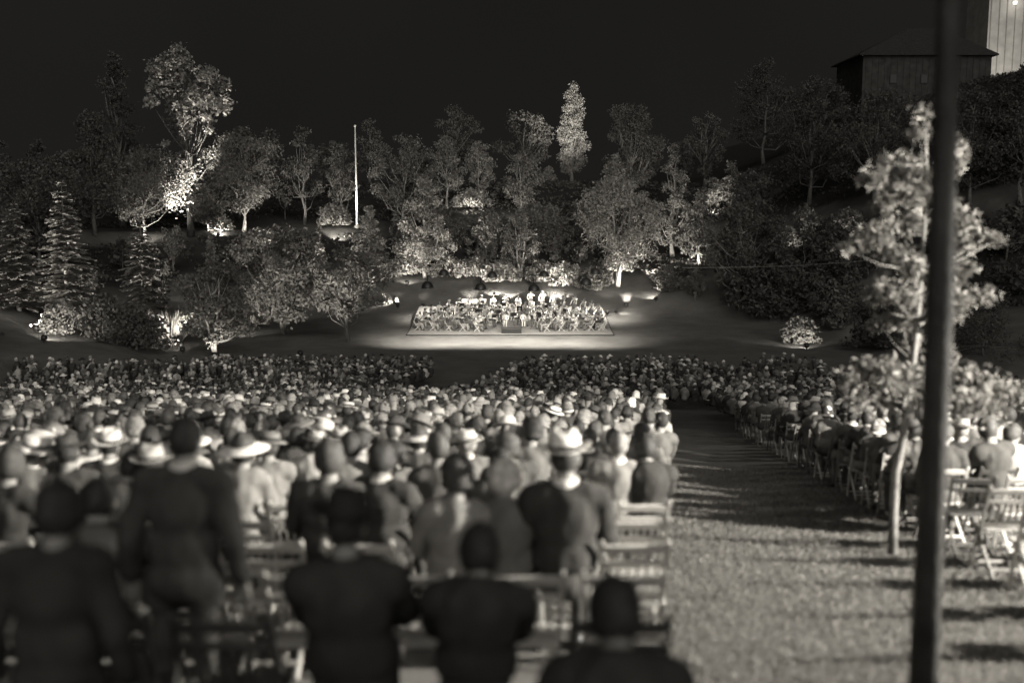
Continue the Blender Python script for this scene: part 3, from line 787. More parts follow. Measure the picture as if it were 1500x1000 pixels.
def make_chair(single=False):
    """slatted wooden folding chair, faces +y, origin on the ground under the seat"""
    root = None if single else empty('folding_chair', (0, 0, 0))
    parts = []
    W = .40
    def back_p(s, t):   # post running from the top of the back down to the front foot
        return Vector((s * W / 2, -.30 + .53 * t, .80 - .80 * t))
    for s in (-1, 1):
        m = MB(); m.bar(back_p(s, 0) + Vector((0, -.015, .03)), back_p(s, 1), .034, .022, (1, 0, 0)); m.ell(back_p(s, 0) + Vector((0, -.017, .033)), (.017, .012, .014), 8, 4); parts.append(('leg', m))
    for s in (-1, 1):
        m = MB(); m.bar((s * (W / 2 - .03), .17, .44), (s * (W / 2 - .03), -.27, 0), .032, .02, (1, 0, 0)); parts.append(('leg', m))
    m = MB()
    for i in range(5):
        m.box((0, .185 - i * .082, .445 - i * .004), (W - .02, .07, .017))
    for s in (-1, 1): m.box((s * (W / 2 - .05), .02, .428), (.026, .36, .018))
    parts.append(('seat', m))
    m = MB()
    def bk(z): return -.30 + .53 * (.80 - z) / .80
    ang = Matrix.Rotation(math.atan2(.53, .80), 3, 'X')
    m.box((0, bk(.785), .785), (W - .034, .022, .055), ang)
    m.box((0, bk(.69), .69), (W - .034, .018, .035), ang)
    m.box((0, bk(.48), .48), (W - .034, .018, .035), ang)
    for i in range(6):
        xx = -W / 2 + .055 + i * (W - .11) / 5
        m.bar((xx, bk(.50), .50), (xx, bk(.68), .68), .034, .010, (1, 0, 0))
    parts.append(('backrest', m))
    for a, b_ in (((0, .17, .09), None), ((0, -.205, .08), None)):
        m = MB(); m.box(a, (W - .05, .02, .026)); parts.append(('stretcher', m))
    if single:
        mm = MB()
        for _, q in parts: mm.add(q.v, q.f)
        return mm.build('folding_chair', WOODS[0])
    for n, q in parts: q.build(n, WOODS[0], root)
    return root

def slope_rot(x, y, rz):
    """rotation that stands a chair on the sloping lawn, turned by rz"""
    e = .3
    n = Vector((-(hz(x + e, y) - hz(x - e, y)) / (2 * e), -(hz(x, y + e) - hz(x, y - e)) / (2 * e), 1)).normalized()
    f = Vector((-math.sin(rz), math.cos(rz), 0)); f = (f - n * f.dot(n)).normalized()
    return Matrix((f.cross(n), f, n)).transposed().to_euler()

def setmat(o, i, m):
    o.material_slots[i].link = 'OBJECT'; o.material_slots[i].material = m

CH0 = make_chair(); CH0_USED = [False]
CH1 = make_chair(True); CH1_USED = [False]
def chair(x, y, rz, label, wood=0, small=False, group='folding chairs on the lawn'):
    p, u = (CH1, CH1_USED) if small else (CH0, CH0_USED)
    o = p if not u[0] else copy_tree(p)
    first = not u[0]
    u[0] = True
    o.location = (x, y, hz(x, y)); o.rotation_euler = slope_rot(x, y, rz)
    tag(o, label, 'folding chair', group)
    for ch in ([o] if small else o.children): setmat(ch, 0, WOODS[wood])
    return o

# ------------------------------------------------------------------ people
SKIN = mat('skin', .24, .6, .1, 10)
CLOTH = {n: mat('cloth_' + n, v, .9, .3, 5, .25, 60, .15) for n, v in (('black', .04), ('charcoal', .055), ('dark', .08), ('grey', .12), ('mid', .2), ('pale', .36), ('white', .6))}
HAIRM = {n: mat('hair_' + n, v, .6, .5, 30, .3, 90) for n, v in (('black', .03), ('brown', .06), ('grey', .2), ('white', .5))}
HATM = {n: mat('hat_' + n, v, .8, .15, 12, .1, 60) for n, v in (('black', .02), ('charcoal', .05), ('grey', .16), ('fawn', .32), ('straw', .55), ('white', .72))}
EYE = mat('eye', .02, .3)
SHOE = mat('shoe_leather', .02, .4)

def prims_dist(prims, C):
    best = np.full(len(C), 1e9); reg = np.zeros(len(C), int)
    for p in prims:
        if p[0] == 'c':
            a, b = np.array(p[1]), np.array(p[2]); ab = b - a
            t = np.clip(((C - a) @ ab) / (ab @ ab + 1e-12), 0, 1)
            d = np.linalg.norm(C - a - t[:, None] * ab, axis=1) - (p[3] + (p[4] - p[3]) * t); r = p[5]
        else:
            rr = np.array(p[2]); d = (np.linalg.norm((C - np.array(p[1])) / rr, axis=1) - 1) * rr.min(); r = p[3]
        k = d < best; best[k] = d[k]; reg[k] = r
    return reg

def body(name, joints, vox, head_rot, hand_dirs, bulk=1.0, fem=False, mouth=True, legs=True):
    """one continuous remeshed figure. returns body mesh, coat mesh, head matrix"""
    J = {k: Vector(v) for k, v in joints.items()}
    pr = []
    c = lambda a, b, ra, rb, reg: pr.append(('c', tuple(a), tuple(b), ra, rb, reg))
    e = lambda a, r, reg: pr.append(('e', tuple(a), tuple(r), reg))
    HM = Matrix.Translation(J['head']) @ head_rot.to_4x4()
    h = lambda x, y, z: HM @ Vector((x, y, z))
    pr.append(('e', tuple(h(0, -.012, .02)), (.076, .096, .105), 0))
    c(h(0, .025, -.035), h(0, .05, -.085), .062, .04, 0)
    c(h(0, .088, .0), h(0, .112, -.03), .010, .017, 0)
    for s in (-1, 1): e(h(s * .078, -.01, -.01), (.014, .022, .034), 0)
    c(J['neck'], h(0, -.02, -.06), .058, .055, 0)
    e(J['chest'], (.165 * bulk, .118 * bulk, .19), 1)
    e(J['belly'], (.168 * bulk, .132 * bulk, .19), 1)
    e(J['pelvis'], (.17 * bulk, .145 * bulk, .12), 2)
    for s, k in ((-1, 'L'), (1, 'R')):
        c(J['neck'] + Vector((0, 0, -.03)), J['sh' + k], .072, .068 * bulk, 1)
        c(J['sh' + k], J['el' + k], .060 * bulk, .045, 1); c(J['el' + k], J['wr' + k], .045, .033, 1)
        hd = Vector(hand_dirs[k]).normalized(); W = J['wr' + k]
        sd = hd.cross(Vector((0, 0, 1))); 
        if sd.length < .2: sd = Vector((1, 0, 0))
        sd.normalize()
        for q in range(4):
            c(W, W + hd * .085 + sd * (q - 1.5) * .021, .024, .013, 0)
        if legs:
            c(J['hip' + k], J['kn' + k], .088, .062, 2); c(J['kn' + k], J['an' + k], .06, .042, 2)
            c(J['an' + k] + Vector((0, -.03, -.03)), J['to' + k], .042, .034, 3)
    mb = MB()
    for p in pr:
        if p[0] == 'c': mb.capsule(p[1], p[2], p[3], p[4], 10)
        else: mb.ell(p[1], p[2], 14, 9)
    ob = mb.build('temporary', SKIN)
    r = ob.modifiers.new('r', 'REMESH'); r.mode = 'VOXEL'; r.voxel_size = vox
    sm = ob.modifiers.new('s', 'SMOOTH'); sm.factor = .5; sm.iterations = 4 if vox < .02 else 2
    dg = bpy.context.evaluated_depsgraph_get()
    me = bpy.data.meshes.new_from_object(ob.evaluated_get(dg))
    bpy.data.objects.remove(ob)
    n = len(me.vertices); V = np.zeros(n * 3, np.float32); me.vertices.foreach_get('co', V); V = V.reshape(-1, 3).astype(float)
    Fq = [tuple(p.vertices) for p in me.polygons]
    Cn = np.array([V[list(f)].mean(0) for f in Fq])
    reg = prims_dist(pr, Cn)
    if fem:   # skirt hides the gap between the legs
        pass
    hl = np.array([tuple(HM.inverted() @ Vector(q)) for q in Cn])
    for s in (-1, 1):
        reg[np.linalg.norm(hl - np.array((s * .033, .082, .012)), axis=1) < .014] = 4
    reg[(np.abs(hl[:, 0]) < .025) & (hl[:, 1] > .06) & (np.abs(hl[:, 2] + .062) < .008)] = 4
    # folds in the cloth
    for i in range(n):
        q = V[i]; nv = mnoise.noise(Vector((q[0] * 9, q[1] * 9, q[2] * 6 + 3))) * .010
        if q[2] < J['neck'].z - .06: V[i] = q + np.array((nv, nv, 0))
    out = MB(); out.v = [tuple(q) for q in V]; out.f = list(Fq); out.m = [int(k) for k in reg]
    for s, k in ((-1, 'L'), (1, 'R')):
        hd = Vector(hand_dirs[k]).normalized(); W = J['wr' + k]; sd = hd.cross(Vector((0, 0, 1)))
        if sd.length < .2: sd = Vector((1, 0, 0))
        sd.normalize(); dn = Vector((0, 0, -1)) if abs(hd.z) < .7 else Vector((0, .8, 0))
        for q, ln in enumerate((.040, .047, .043, .033)):
            a = W + hd * .08 + sd * (q - 1.5) * .022
            b1 = a + (hd + dn * .25).normalized() * ln; b2 = b1 + (hd + dn * .9).normalized() * ln * .8
            out.tube([a, b1, b2], [.0095, .009, .0065], 6, 0)
        a = W + hd * .03 + sd * (-s) * .03
        out.tube([a, a + (hd + sd * (-s) * 1.0).normalized() * .035, a + (hd * 1.6 + sd * (-s) * .9).normalized() * .068], [.012, .0105, .008], 6, 0)
    body_me = out.mesh(name, [SKIN, CLOTH['dark'], CLOTH['charcoal'], SHOE, EYE], True)
    # coat: the clothed torso pushed outward
    me2 = bpy.data.meshes.new('t'); me2.from_pydata(out.v[:n], [], Fq); me2.update()
    N = np.zeros(n * 3, np.float32); me2.vertices.foreach_get('normal', N); N = N.reshape(-1, 3)
    bpy.data.meshes.remove(me2)
    stand_ = J['pelvis'].z > .8
    sel = [i for i in range(len(Fq)) if reg[i] == 1 or (stand_ and reg[i] == 2 and Cn[i][2] > .80)]
    idx = {}; cv = []; cf = []
    for i in sel:
        f = []
        for vi in Fq[i]:
            if vi not in idx:
                idx[vi] = len(cv)
                p_ = np.array(out.v[vi]); dz = max(0, 1.12 - p_[2]) if stand_ else 0
                am = abs(p_[0]) > .215
                k_ = .022 + .012 * mnoise.noise(Vector((p_[0] * 14, p_[1] * 14, p_[2] * 9)))
                cv.append(tuple(p_ + N[vi] * k_ + np.array((p_[0], p_[1], -.4)) * (.30 * dz if not am else 0)))
            f.append(idx[vi])
        cf.append(tuple(f))
    CV = np.array(cv); CF = np.array(cf); base_ = CV.copy()
    for _ in range(10 if vox < .02 else 0):
        acc = np.zeros_like(CV); cnt = np.zeros(len(CV))
        for a_ in range(CF.shape[1]):
            for b_ in (a_ - 1, (a_ + 1) % CF.shape[1]):
                np.add.at(acc, CF[:, a_], CV[CF[:, b_]]); np.add.at(cnt, CF[:, a_], 1)
        CV = acc / cnt[:, None]
    dl = base_ - CV; CV = CV + N[np.array(sorted(idx, key=idx.get))] * np.clip((dl * N[np.array(sorted(idx, key=idx.get))]).sum(1), 0, .03)[:, None]
    cv = [tuple(q) for q in CV]
    mb = MB(); mb.v = cv; mb.f = cf; mb.m = [0] * len(cf)
    coat = mb.mesh('coat', [CLOTH['dark']], True)
    bpy.data.meshes.remove(me)
    return dict(body=body_me, coat=coat, head=HM, neck=J['neck'].copy())

def seated_joints(lean=0.0, arms='lap', w_=1.0, drop=.08, slump=0.0, knees=.10):
    ly = lambda z: math.tan(lean) * (z - .5)
    j = dict(pelvis=(0, -.06, .54), belly=(0, -.07 + ly(.68), .69), chest=(0, -.10 + ly(.9) - slump * .3, .90), neck=(0, -.09 + ly(1.06), 1.075 - slump * .3), head=(0, -.045 + ly(1.22) + slump * .25, 1.225 - slump * .6))
    for s, k in ((-1, 'L'), (1, 'R')):
        j['sh' + k] = (s * .178 * w_, -.10 + ly(1.0), 1.0 - slump * .3)
        if arms == 'lap': j['el' + k] = (s * .25 * w_, .02 + ly(.75) * .5, .74); j['wr' + k] = (s * .10, .22, .66)
        elif arms == 'knees': j['el' + k] = (s * .22, .14 + ly(.8), .76); j['wr' + k] = (s * .08, .36, .64)
        elif arms == 'chin': j['el' + k] = (s * .2, .16, .72) ; j['wr' + k] = (s * .10, .2, .95) if s > 0 else (-.02, .22, .68)
        elif arms == 'violin': j['el' + k] = (s * .25, .16, .86 if s < 0 else .80); j['wr' + k] = (-.17, .36, 1.02) if s < 0 else (.16, .36, .98)
        elif arms == 'cello': j['el' + k] = (s * .30, .10, .82); j['wr' + k] = (-.14, .26, .98) if s < 0 else (.20, .34, .66)
        elif arms == 'wind': j['el' + k] = (s * .24, .10, .82); j['wr' + k] = (s * .05, .28, 1.0 if s < 0 else .86)
        j['hip' + k] = (s * .09, -.02, .53); j['kn' + k] = (s * knees, .42, .53); j['an' + k] = (s * knees, .42 + .02, .10 - drop); j['to' + k] = (s * (knees + .02), .58, .04 - drop)
    return j

def standing_joints(lean=0.0, arms='down'):
    j = dict(pelvis=(0, 0, .95), belly=(0, 0, 1.10), chest=(0, -.02, 1.31), neck=(0, -.01, 1.49), head=(0, .03, 1.635))
    for s, k in ((-1, 'L'), (1, 'R')):
        j['sh' + k] = (s * .18, -.02, 1.42); j['el' + k] = (s * .27, -.05, 1.14); j['wr' + k] = (s * .29, .06, .90)
        if arms == 'bass': j['el' + k] = (s * .30, .14, 1.18 if s > 0 else 1.34); j['wr' + k] = (-.05, .30, 1.52) if s < 0 else (.18, .36, .98)
        j['hip' + k] = (s * .095, 0, .92); j['kn' + k] = (s * .11, .03, .50); j['an' + k] = (s * .12, -.01, .09); j['to' + k] = (s * .14, .15, .04)
    return j

def E3(x, y, z): return Matrix.Rotation(R(z), 3, 'Z') @ Matrix.Rotation(R(x), 3, 'X') @ Matrix.Rotation(R(y), 3, 'Y')
LAPH = dict(L=(.5, .8, -.1), R=(-.5, .8, -.1))
SEATED = [
    body('person', seated_joints(0.02), .017, E3(-4, 0, 3), LAPH),
    body('person', seated_joints(0.10, 'knees', 1.02), .017, E3(-8, 4, -14), LAPH, 1.05),
    body('person', seated_joints(-0.05, 'lap', .9), .017, E3(0, -5, 22), LAPH, .9),
    body('person', seated_joints(0.05, 'lap', .88, slump=.08), .017, E3(-6, 8, -30), LAPH, .88),
    body('person', seated_joints(0.16, 'knees', 1.05, slump=.1), .017, E3(-14, 0, 8), LAPH, 1.1),
    body('person', seated_joints(0.0, 'chin', .95), .017, E3(-2, 10, 35), dict(L=(.5, .8, -.1), R=(-.2, .1, 1)), .97),
    body('person', seated_joints(0.08, 'lap', .96, slump=.05), .017, E3(-16, -6, -58), LAPH, .96),
    body('person', seated_joints(0.04, 'knees', 1.0), .017, E3(3, 6, 62), LAPH, 1.02),
]
STANDING = [body('person', standing_joints(), .014, E3(-5, 0, -8), dict(L=(0, .15, -1), R=(0, .15, -1)))]

# hair and hats live in head coordinates (skull centre at 0, face towards +y)
def hair_mesh(kind):
    m = MB(); n, k = 16, 10; vs = []; fs = []
    for i in range(k + 1):
        t = math.pi * i / k
        for q in range(n):
            a = 2 * math.pi * q / n
            d = Vector((math.sin(t) * math.cos(a), math.sin(t) * math.sin(a), math.cos(t)))
            gr_ = .009 if kind == 'short' else .026
            v = Vector((d.x * (.078 + gr_), d.y * (.098 + gr_) - .012, d.z * (.107 + gr_) + .02))
            low = -.075 if kind == 'short' else -.085
            lim = low if d.y < .1 else low + (d.y - .1) * .22
            if v.z < lim: v.z = lim; v.x *= .93; v.y = v.y * .9
            v += d * mnoise.noise(v * 40) * (.006 if kind == 'short' else .014)
            vs.append(v)
    for i in range(k):
        for q in range(n): fs.append((i * n + q, (i + 1) * n + q, (i + 1) * n + (q + 1) % n, i * n + (q + 1) % n))
    m.add(vs, fs)
    if kind == 'bun': m.ell((0, -.125, .0), (.05, .045, .05), 10, 7)
    return m.mesh('hair', [HAIRM['black']], True)

def hat_mesh(kind):
    m = MB()
    if kind == 'fedora':
        pr = [(.005, .145), (.05, .16), (.075, .158), (.088, .12), (.098, .055), (.10, .05)]
        vs = []; fs = []; n = 24
        prof = pr + [(.125, .046), (.15, .05), (.158, .056), (.155, .048), (.12, .040), (.09, .042)]
        for r, z in prof:
            for q in range(n):
                a = 2 * math.pi * q / n; x, y = r * math.cos(a), r * math.sin(a)
                zz = z
                if r < .09 and z > .1: zz -= .035 * math.exp(-(x / .02) ** 2) * (.8 if r < .07 else .4); x *= 1 - .18 * max(0, math.sin(a)) * (z > .1)
                if r > .11: zz += .028 * abs(math.cos(a)) ** 2 - .012 * max(0, math.sin(a))
                vs.append((x * .95, y * 1.16 - .012, zz))
        for i in range(len(prof) - 1):
            for q in range(n): fs.append((i * n + q, (i + 1) * n + q, (i + 1) * n + (q + 1) % n, i * n + (q + 1) % n))
        m.add(vs, fs, 0)
        m.lathe([(.1005, .054), (.0995, .078), (.096, .079)], 24, (0, -.012, 0), 1, .965, 1.175)
        mm = [HATM['fawn'], HATM['black']]
    elif kind == 'boater':
        m.lathe([(.002, .135), (.088, .135), (.094, .128), (.098, .06), (.165, .056), (.165, .050), (.09, .052)], 24, (0, -.01, 0), 0, .96, 1.1)
        m.lathe([(.1, .063), (.0985, .092)], 24, (0, -.01, 0), 1, .97, 1.11); mm = [HATM['straw'], HATM['black']]
    elif kind == 'wide':
        m.lathe([(.002, .13), (.05, .124), (.085, .095), (.098, .05), (.15, .035), (.21, .008), (.207, .002), (.14, .026), (.09, .035)], 24, (0, -.01, 0), 0, .98, 1.05)
        m.lathe([(.1, .052), (.095, .07)], 24, (0, -.01, 0), 1, .99, 1.06); mm = [HATM['white'], HATM['grey']]
    else:  # cloche
        m.lathe([(.002, .142), (.05, .134), (.085, .10), (.102, .04), (.106, -.01), (.118, -.035), (.116, -.04), (.1, -.012)], 22, (0, -.012, 0), 0, .92, 1.12)
        m.lathe([(.1075, -.008), (.1045, .02)], 22, (0, -.012, 0), 1, .925, 1.125); mm = [HATM['grey'], HATM['charcoal']]
    return m.mesh('hat', mm, True)

HAIR = {k: hair_mesh(k) for k in ('short', 'full', 'bun')}
HATS = {k: hat_mesh(k) for k in ('fedora', 'boater', 'wide', 'cloche')}
def collar_mesh(p):
    m = MB(); nz = p['neck']
    m.lathe([(.092, -.035), (.078, .0), (.071, .036), (.066, .037), (.07, -.03)], 18, (nz.x, nz.y + .004, nz.z + .014)); return m.mesh('collar', [CLOTH['white']], True)
for p in SEATED + STANDING: p['collar'] = collar_mesh(p)
DARK_COLLAR = CLOTH['black']

def person(proto, loc, rz, coat, legs, hair=None, hairc='black', hat=None, hatc='fawn', collar=False, scale=1.0, label='', cat='spectator', group=None, parts=True, band=None):
    o = link('person', proto['body']); o.location = loc; o.rotation_euler = (0, 0, rz); o.scale = (scale,) * 3
    if cat == 'spectator': o.rotation_euler = (R(random.uniform(-5, 4)), R(random.uniform(-5, 5)), rz)
    tag(o, label, cat, group)
    setmat(o, 1, CLOTH[coat]); setmat(o, 2, CLOTH[legs])
    if parts:
        c = link('coat', proto['coat'], o); setmat(c, 0, CLOTH[coat])
    if hair:
        h = link('hair', HAIR[hair], o); h.matrix_local = proto['head']; setmat(h, 0, HAIRM[hairc])
    if hat:
        h = link('hat', HATS[hat], o); h.matrix_local = proto['head'] @ Matrix.Rotation(R(random.uniform(-8, 8)), 4, 'X') @ Matrix.Rotation(R(random.uniform(-6, 6)), 4, 'Y'); setmat(h, 0, HATM[hatc])
        if band: setmat(h, 1, HATM[band])
    if collar:
        c = link('collar', proto['collar'], o)
        if collar == 'dark': setmat(c, 0, CLOTH['black'])
    return o

# ------------------------------------------------------------------ seating plan
PITCH, SEATW = .95, .55
ROW0 = 3.25
def face(x, y): return math.atan2(x, 85 - y)       # turn towards the stage
LW = {'black': 'black', 'charcoal': 'charcoal', 'dark': 'dark', 'grey': 'grey', 'mid': 'mid grey', 'pale': 'pale', 'white': 'white'}
seats = []     # (x, y, side, row, number from the aisle)
nrow = int((68 - ROW0) / PITCH)
for i in range(nrow):
    yr = ROW0 + i * PITCH
    def yy(x): return yr + (85 - yr) - math.sqrt(max(1, (85 - yr) ** 2 - x * x)) if yr < 60 else yr
    half = .56 * yr + 3
    k = 0; x = aisle_l(yr) - .3 if yr < 48 else aisle_r(yr) - .25
    while x > -half:
        seats.append((x, yy(x), 'left', i, k + 1)); x -= SEATW; k += 1
    k = 0; x = aisle_r(yr) + .3
    while x < half:
        seats.append((x, yy(x), 'right', i, k + 1)); x += SEATW; k += 1

def allowed(x, y):
    if y > 66.5: return False
    if x < -19 and y > 59 + .12 * (x + 40): return False
    if x > 19 and y > 57: return False
    if y > 46:
        xc = -1.2 - .15 * (72 - y); hw = 1.2 + 1.6 * (y - 46) / 22
        if abs(x - xc) < hw: return False
    if 46.0 < y < 48.4 and 2 < x < 10.5: return False
    return True

def pxy(p):
    d = p.y * CT - p.z * ST
    return 750 + 1500 * p.x / d, 500 - 1500 * (p.z * CT + p.y * ST) / d

# people placed one by one: pixel x of the head, row, description
used = set()
labels = set()
def uniq(s):
    assert s not in labels, s
    labels.add(s); return s
G_NEAR = 'spectators seated on the lawn'
def near(px, row, proto, coat, legs, label, **kw):
    y = ROW0 + row * PITCH
    x = (px - 750) / 1500 * y * 1.04
    dx = [(abs(s[0] - x), s) for s in seats if s[3] == row]
    s = min(dx)[1]; used.add((s[2], s[3], s[4]))
    dy = kw.pop('dy', 0); rz = kw.pop('rz', 0)
    person(SEATED[proto], (x, s[1] + dy, hz(x, s[1])), -face(x, y) + R(rz), coat, legs, label=uniq(label), group=G_NEAR, **kw)
# dark backs at the bottom edge
near(900, 0, 4, 'black', 'black', 'hunched person in black coat, big dark back nearest the lawn aisle', hair='full', hairc='black', dy=-.1, collar='dark', scale=.9)
near(690, 1, 4, 'black', 'charcoal', 'dark hunched back at bottom centre with thick black hair', hair='full', hairc='black', scale=.9, collar='dark')
near(522, 1, 1, 'black', 'black', 'dark seated person in black brimmed hat at bottom centre', hat='fedora', hatc='black', hair='short', band='black', scale=1.0, collar='dark')
near(828, 3, 0, 'black', 'dark', 'man in pale felt hat with broad dark jacket', hat='fedora', hatc='white', hair='short', hairc='brown', collar=True, scale=1.1)
near(755, 3, 3, 'grey', 'grey', 'woman with pale hair turning her head, grey wrap on shoulders', hair='full', hairc='white', rz=-8)
near(655, 3, 2, 'mid', 'dark', 'woman in dark close hat and mottled shawl', hat='cloche', hatc='charcoal', hair='full', hairc='brown')
near(575, 4, 1, 'black', 'black', 'dark haired person with broad white collar', hair='full', hairc='black', collar=True, rz=-12)
near(480, 4, 0, 'charcoal', 'black', 'big headed dark figure left of the white collared person', hair='full', hairc='brown', scale=1.05)
near(356, 5, 2, 'mid', 'grey', 'woman in broad white hat and greyish coat', hat='wide', hatc='white', hair='full', hairc='brown', scale=1.03)
near(407, 6, 5, 'mid', 'dark', 'person in dull boater and greyish coat beside the white hat', hat='boater', hatc='grey', hair='short', hairc='brown')
near(160, 6, 1, 'black', 'black', 'man in pale felt hat and black coat beside the standing man', hat='fedora', hatc='straw', hair='short', hairc='black', collar=True)
near(118, 5, 0, 'charcoal', 'black', 'man in dull grey felt hat behind the left standing figure', hat='fedora', hatc='charcoal', hair='short', hairc='black')
near(212, 5, 4, 'mid', 'dark', 'bent person in light jacket left of the standing man', hair='short', hairc='brown')
near(895, 6, 0, 'mid', 'dark', 'grey jacketed man bareheaded near the aisle chairs', hair='short', hairc='grey', collar=True)
near(945, 6, 4, 'black', 'black', 'hunched black coated back beside the aisle chairs', hair='full', hairc='black')
near(30, 6, 3, 'dark', 'black', 'dark coated person at the left frame edge in a white cap', hat='cloche', hatc='white', hair='full', hairc='black')
# standing figures
def stand(px, d, label, scale, coat, **kw):
    x = (px - 750) / 1500 * d * 1.04
    person(STANDING[0], (x, d, hz(x, d)), -face(x, d), coat, kw.pop('legs', 'black'), label=uniq(label), group='people standing at the back', scale=scale, **kw)
stand(258, 4.72, 'standing man with short dark hair and white collar in dark suit', .93, 'charcoal', hair='short', hairc='black', collar=True, legs='dark')
stand(58, 3.4, 'dark standing figure in black at the left edge', .82, 'black', hair='full', hairc='black')

for px, row, proto, lab in ((150, 2, 4, 'dark crouched figure between the two standing people'),
                            (170, 4, 4, 'dark bent figure just left of the standing man')):
    near(px, row, proto, 'black', 'black', lab, hair='full' if row % 2 else 'short', hairc='black')
# ordinary spectators
LOOKS = []
for _ in range(4000):
    coat = random.choices(['black', 'charcoal', 'dark', 'grey', 'mid', 'pale', 'white'], [3, 4, 4, 3.4, 2.6, 1.5, .5])[0]
    u = random.random()
    if u < .15: lk = ('fedora', random.choice(['charcoal', 'grey', 'fawn', 'fawn', 'straw']), 'short')
    elif u < .21: lk = ('boater', random.choice(['straw', 'straw', 'white']), 'short')
    elif u < .29: lk = ('wide', random.choice(['white', 'straw', 'grey', 'white']), 'full')
    elif u < .43: lk = ('cloche', random.choice(['black', 'charcoal', 'grey', 'fawn', 'white', 'straw']), 'full')
    else: lk = (None, None, random.choice(['short', 'short', 'full', 'bun']))
    LOOKS.append((coat,) + lk + (random.choice(['black', 'black', 'brown', 'brown', 'brown', 'grey', 'grey']),))
HATWORD = {'fedora': 'felt hat', 'boater': 'boater', 'wide': 'wide brimmed hat', 'cloche': 'cloche hat'}
HATC = {'black': 'black', 'charcoal': 'dark', 'grey': 'grey', 'fawn': 'fawn', 'straw': 'straw', 'white': 'white'}
todo = []
for s in sorted(seats, key=lambda s: s[1]):
    x, y, side, row, num = s
    if (side, row, num) in used or not allowed(x, y): continue
    u_, v_ = pxy(Vector((x, y, hz(x, y) + 1.2)))
    inside = -25 < u_ < 1525
    todo.append((s, inside, u_))
N_SPEC = 212; spec = 0; crowd = []; nch = 0
occ_row = {}
SIDE = {'left': 'left of aisle', 'right': 'right of aisle'}
for (x, y, side, row, num), inside, u_ in todo:
    rz = -face(x, y)
    empty_near = False
    if side == 'left':
        if row <= 4: occ = 0 if (row < 3 or u_ > 330) else .35
        elif row <= 6: occ = .0 if 330 < u_ < 460 else (.75 if u_ < 800 else .6)
        else: occ = .9
        if num <= 2 and 3 <= row <= 7: occ = 0
    else:
        occ = 0 if row <= 7 else .92
        if num == 1 and row in (14, 18): occ = 0
    if y > 60 and x > 12: occ = .12
    if not inside:
        # just outside the frame on the right: a few sitters and chairs that throw shadows over the aisle
        if side == 'right' and row <= 6 and x < 8.5:
            pass
        else: continue
    if not inside: occ = .6 if 1 <= row <= 2 and 4.5 < x < 9 else 0
    o = random.random() < occ
    where = f'{ORD[num]} {SIDE[side]}, {ORD[row + 1]} row from back' if num < 45 and row < 44 else ''
    if o:
        if spec < N_SPEC and (inside or x < 9):
            look = LOOKS[spec]; proto = random.choice(SEATED)
            coat, hat, hatc, hair, hc = look
            if hat: desc = f'{HATC[hatc]} {HATWORD[hat]}'
            else: desc = f'{hc} hair' if hair != 'bun' else f'{hc} hair in bun'
            person(proto, (x + random.uniform(-.06, .06), y + random.uniform(-.05, .05), hz(x, y)), rz + random.uniform(-.4, .4), coat, random.choice(['black', 'charcoal', 'dark', 'grey']),
                   hair=hair, hairc=hc, hat=hat, hatc=hatc, collar=(hair == 'short' and random.random() < .4), scale=random.uniform(.93, 1.05),
                   label=uniq(f'{LW[coat]} coat and {desc}, {where}'), group=G_NEAR)
            spec += 1
        else:
            crowd.append((x, y, rz, 1))
    big = y < 11.5 and inside
    edge = inside and num <= (2 if side == 'right' else 1) and y < 34
    if big or edge or (not inside):
        if nch < 250:
            wood = (2 if random.random() < .15 or (side == 'left' and row < 3) else random.choice([0, 0, 1]))  # nearest left rows get dark wood in place of foreground shade
            if side == 'left' and 2 <= row <= 6: wood = 0  # forced pale in place of lamplight on these chairs
            st = 'under a sitter' if o else 'empty'
            nm = {0: 'pale', 1: 'brown', 2: 'dark'}[wood]
            chair(x, y, rz + random.uniform(-.12, .12), uniq(f'{nm} wooden folding chair {st}, {where}'), wood); nch += 1
    elif y > 60 and x > 12 and not o and nch < 280:
        chair(x, y, rz, 'empty folding chair among the vacant rows at far right of audience', 1, True, 'vacant chairs near the stage'); nch += 1
    elif y > 36 and num == 1: pass
print('spectators', spec, 'crowd', len(crowd), 'chairs', nch)

# ------------------------------------------------------------------ the far crowd, one mass
def crowd_proto(proto, hat, hair, lo):
    """decimated head and shoulders (V, F quads, material ids)"""
    ob = link('temporary', proto['body']); r = ob.modifiers.new('r', 'REMESH'); r.mode = 'VOXEL'; r.voxel_size = .05 if not lo else .075
    dg = bpy.context.evaluated_depsgraph_get(); me = bpy.data.meshes.new_from_object(ob.evaluated_get(dg)); bpy.data.objects.remove(ob)
    V = np.array([tuple(v.co) for v in me.vertices]); F = [tuple(p.vertices) for p in me.polygons if len(p.vertices) == 4]
    F = np.array(F); c = V[F].mean(1)
    keep = c[:, 2] > .35; F = F[keep]; c = c[keep]
    hm = proto['head'].translation
    m = np.where(np.linalg.norm(c - np.array(hm), axis=1) < .15, 0, np.where(c[:, 2] > .6, 1, 2))
    bpy.data.meshes.remove(me)
    Vs = [V]; Fs = [F]; Ms = [m]; off = len(V)
    for src, ids in ((HATS.get(hat), 3), (HAIR.get(hair), 4)):
        if src is None: continue
        step = 1
        v = np.array([tuple(proto['head'] @ q.co) for q in src.vertices]); f = np.array([tuple(p.vertices) for p in src.polygons if len(p.vertices) == 4])
        Vs.append(v); Fs.append(f + off); Ms.append(np.full(len(f), ids)); off += len(v)
    V = np.concatenate(Vs); F = np.concatenate(Fs); M = np.concatenate(Ms)
    un, inv = np.unique(F.ravel(), return_inverse=True)
    return V[un], inv.reshape(-1, 4), M
CP = {}
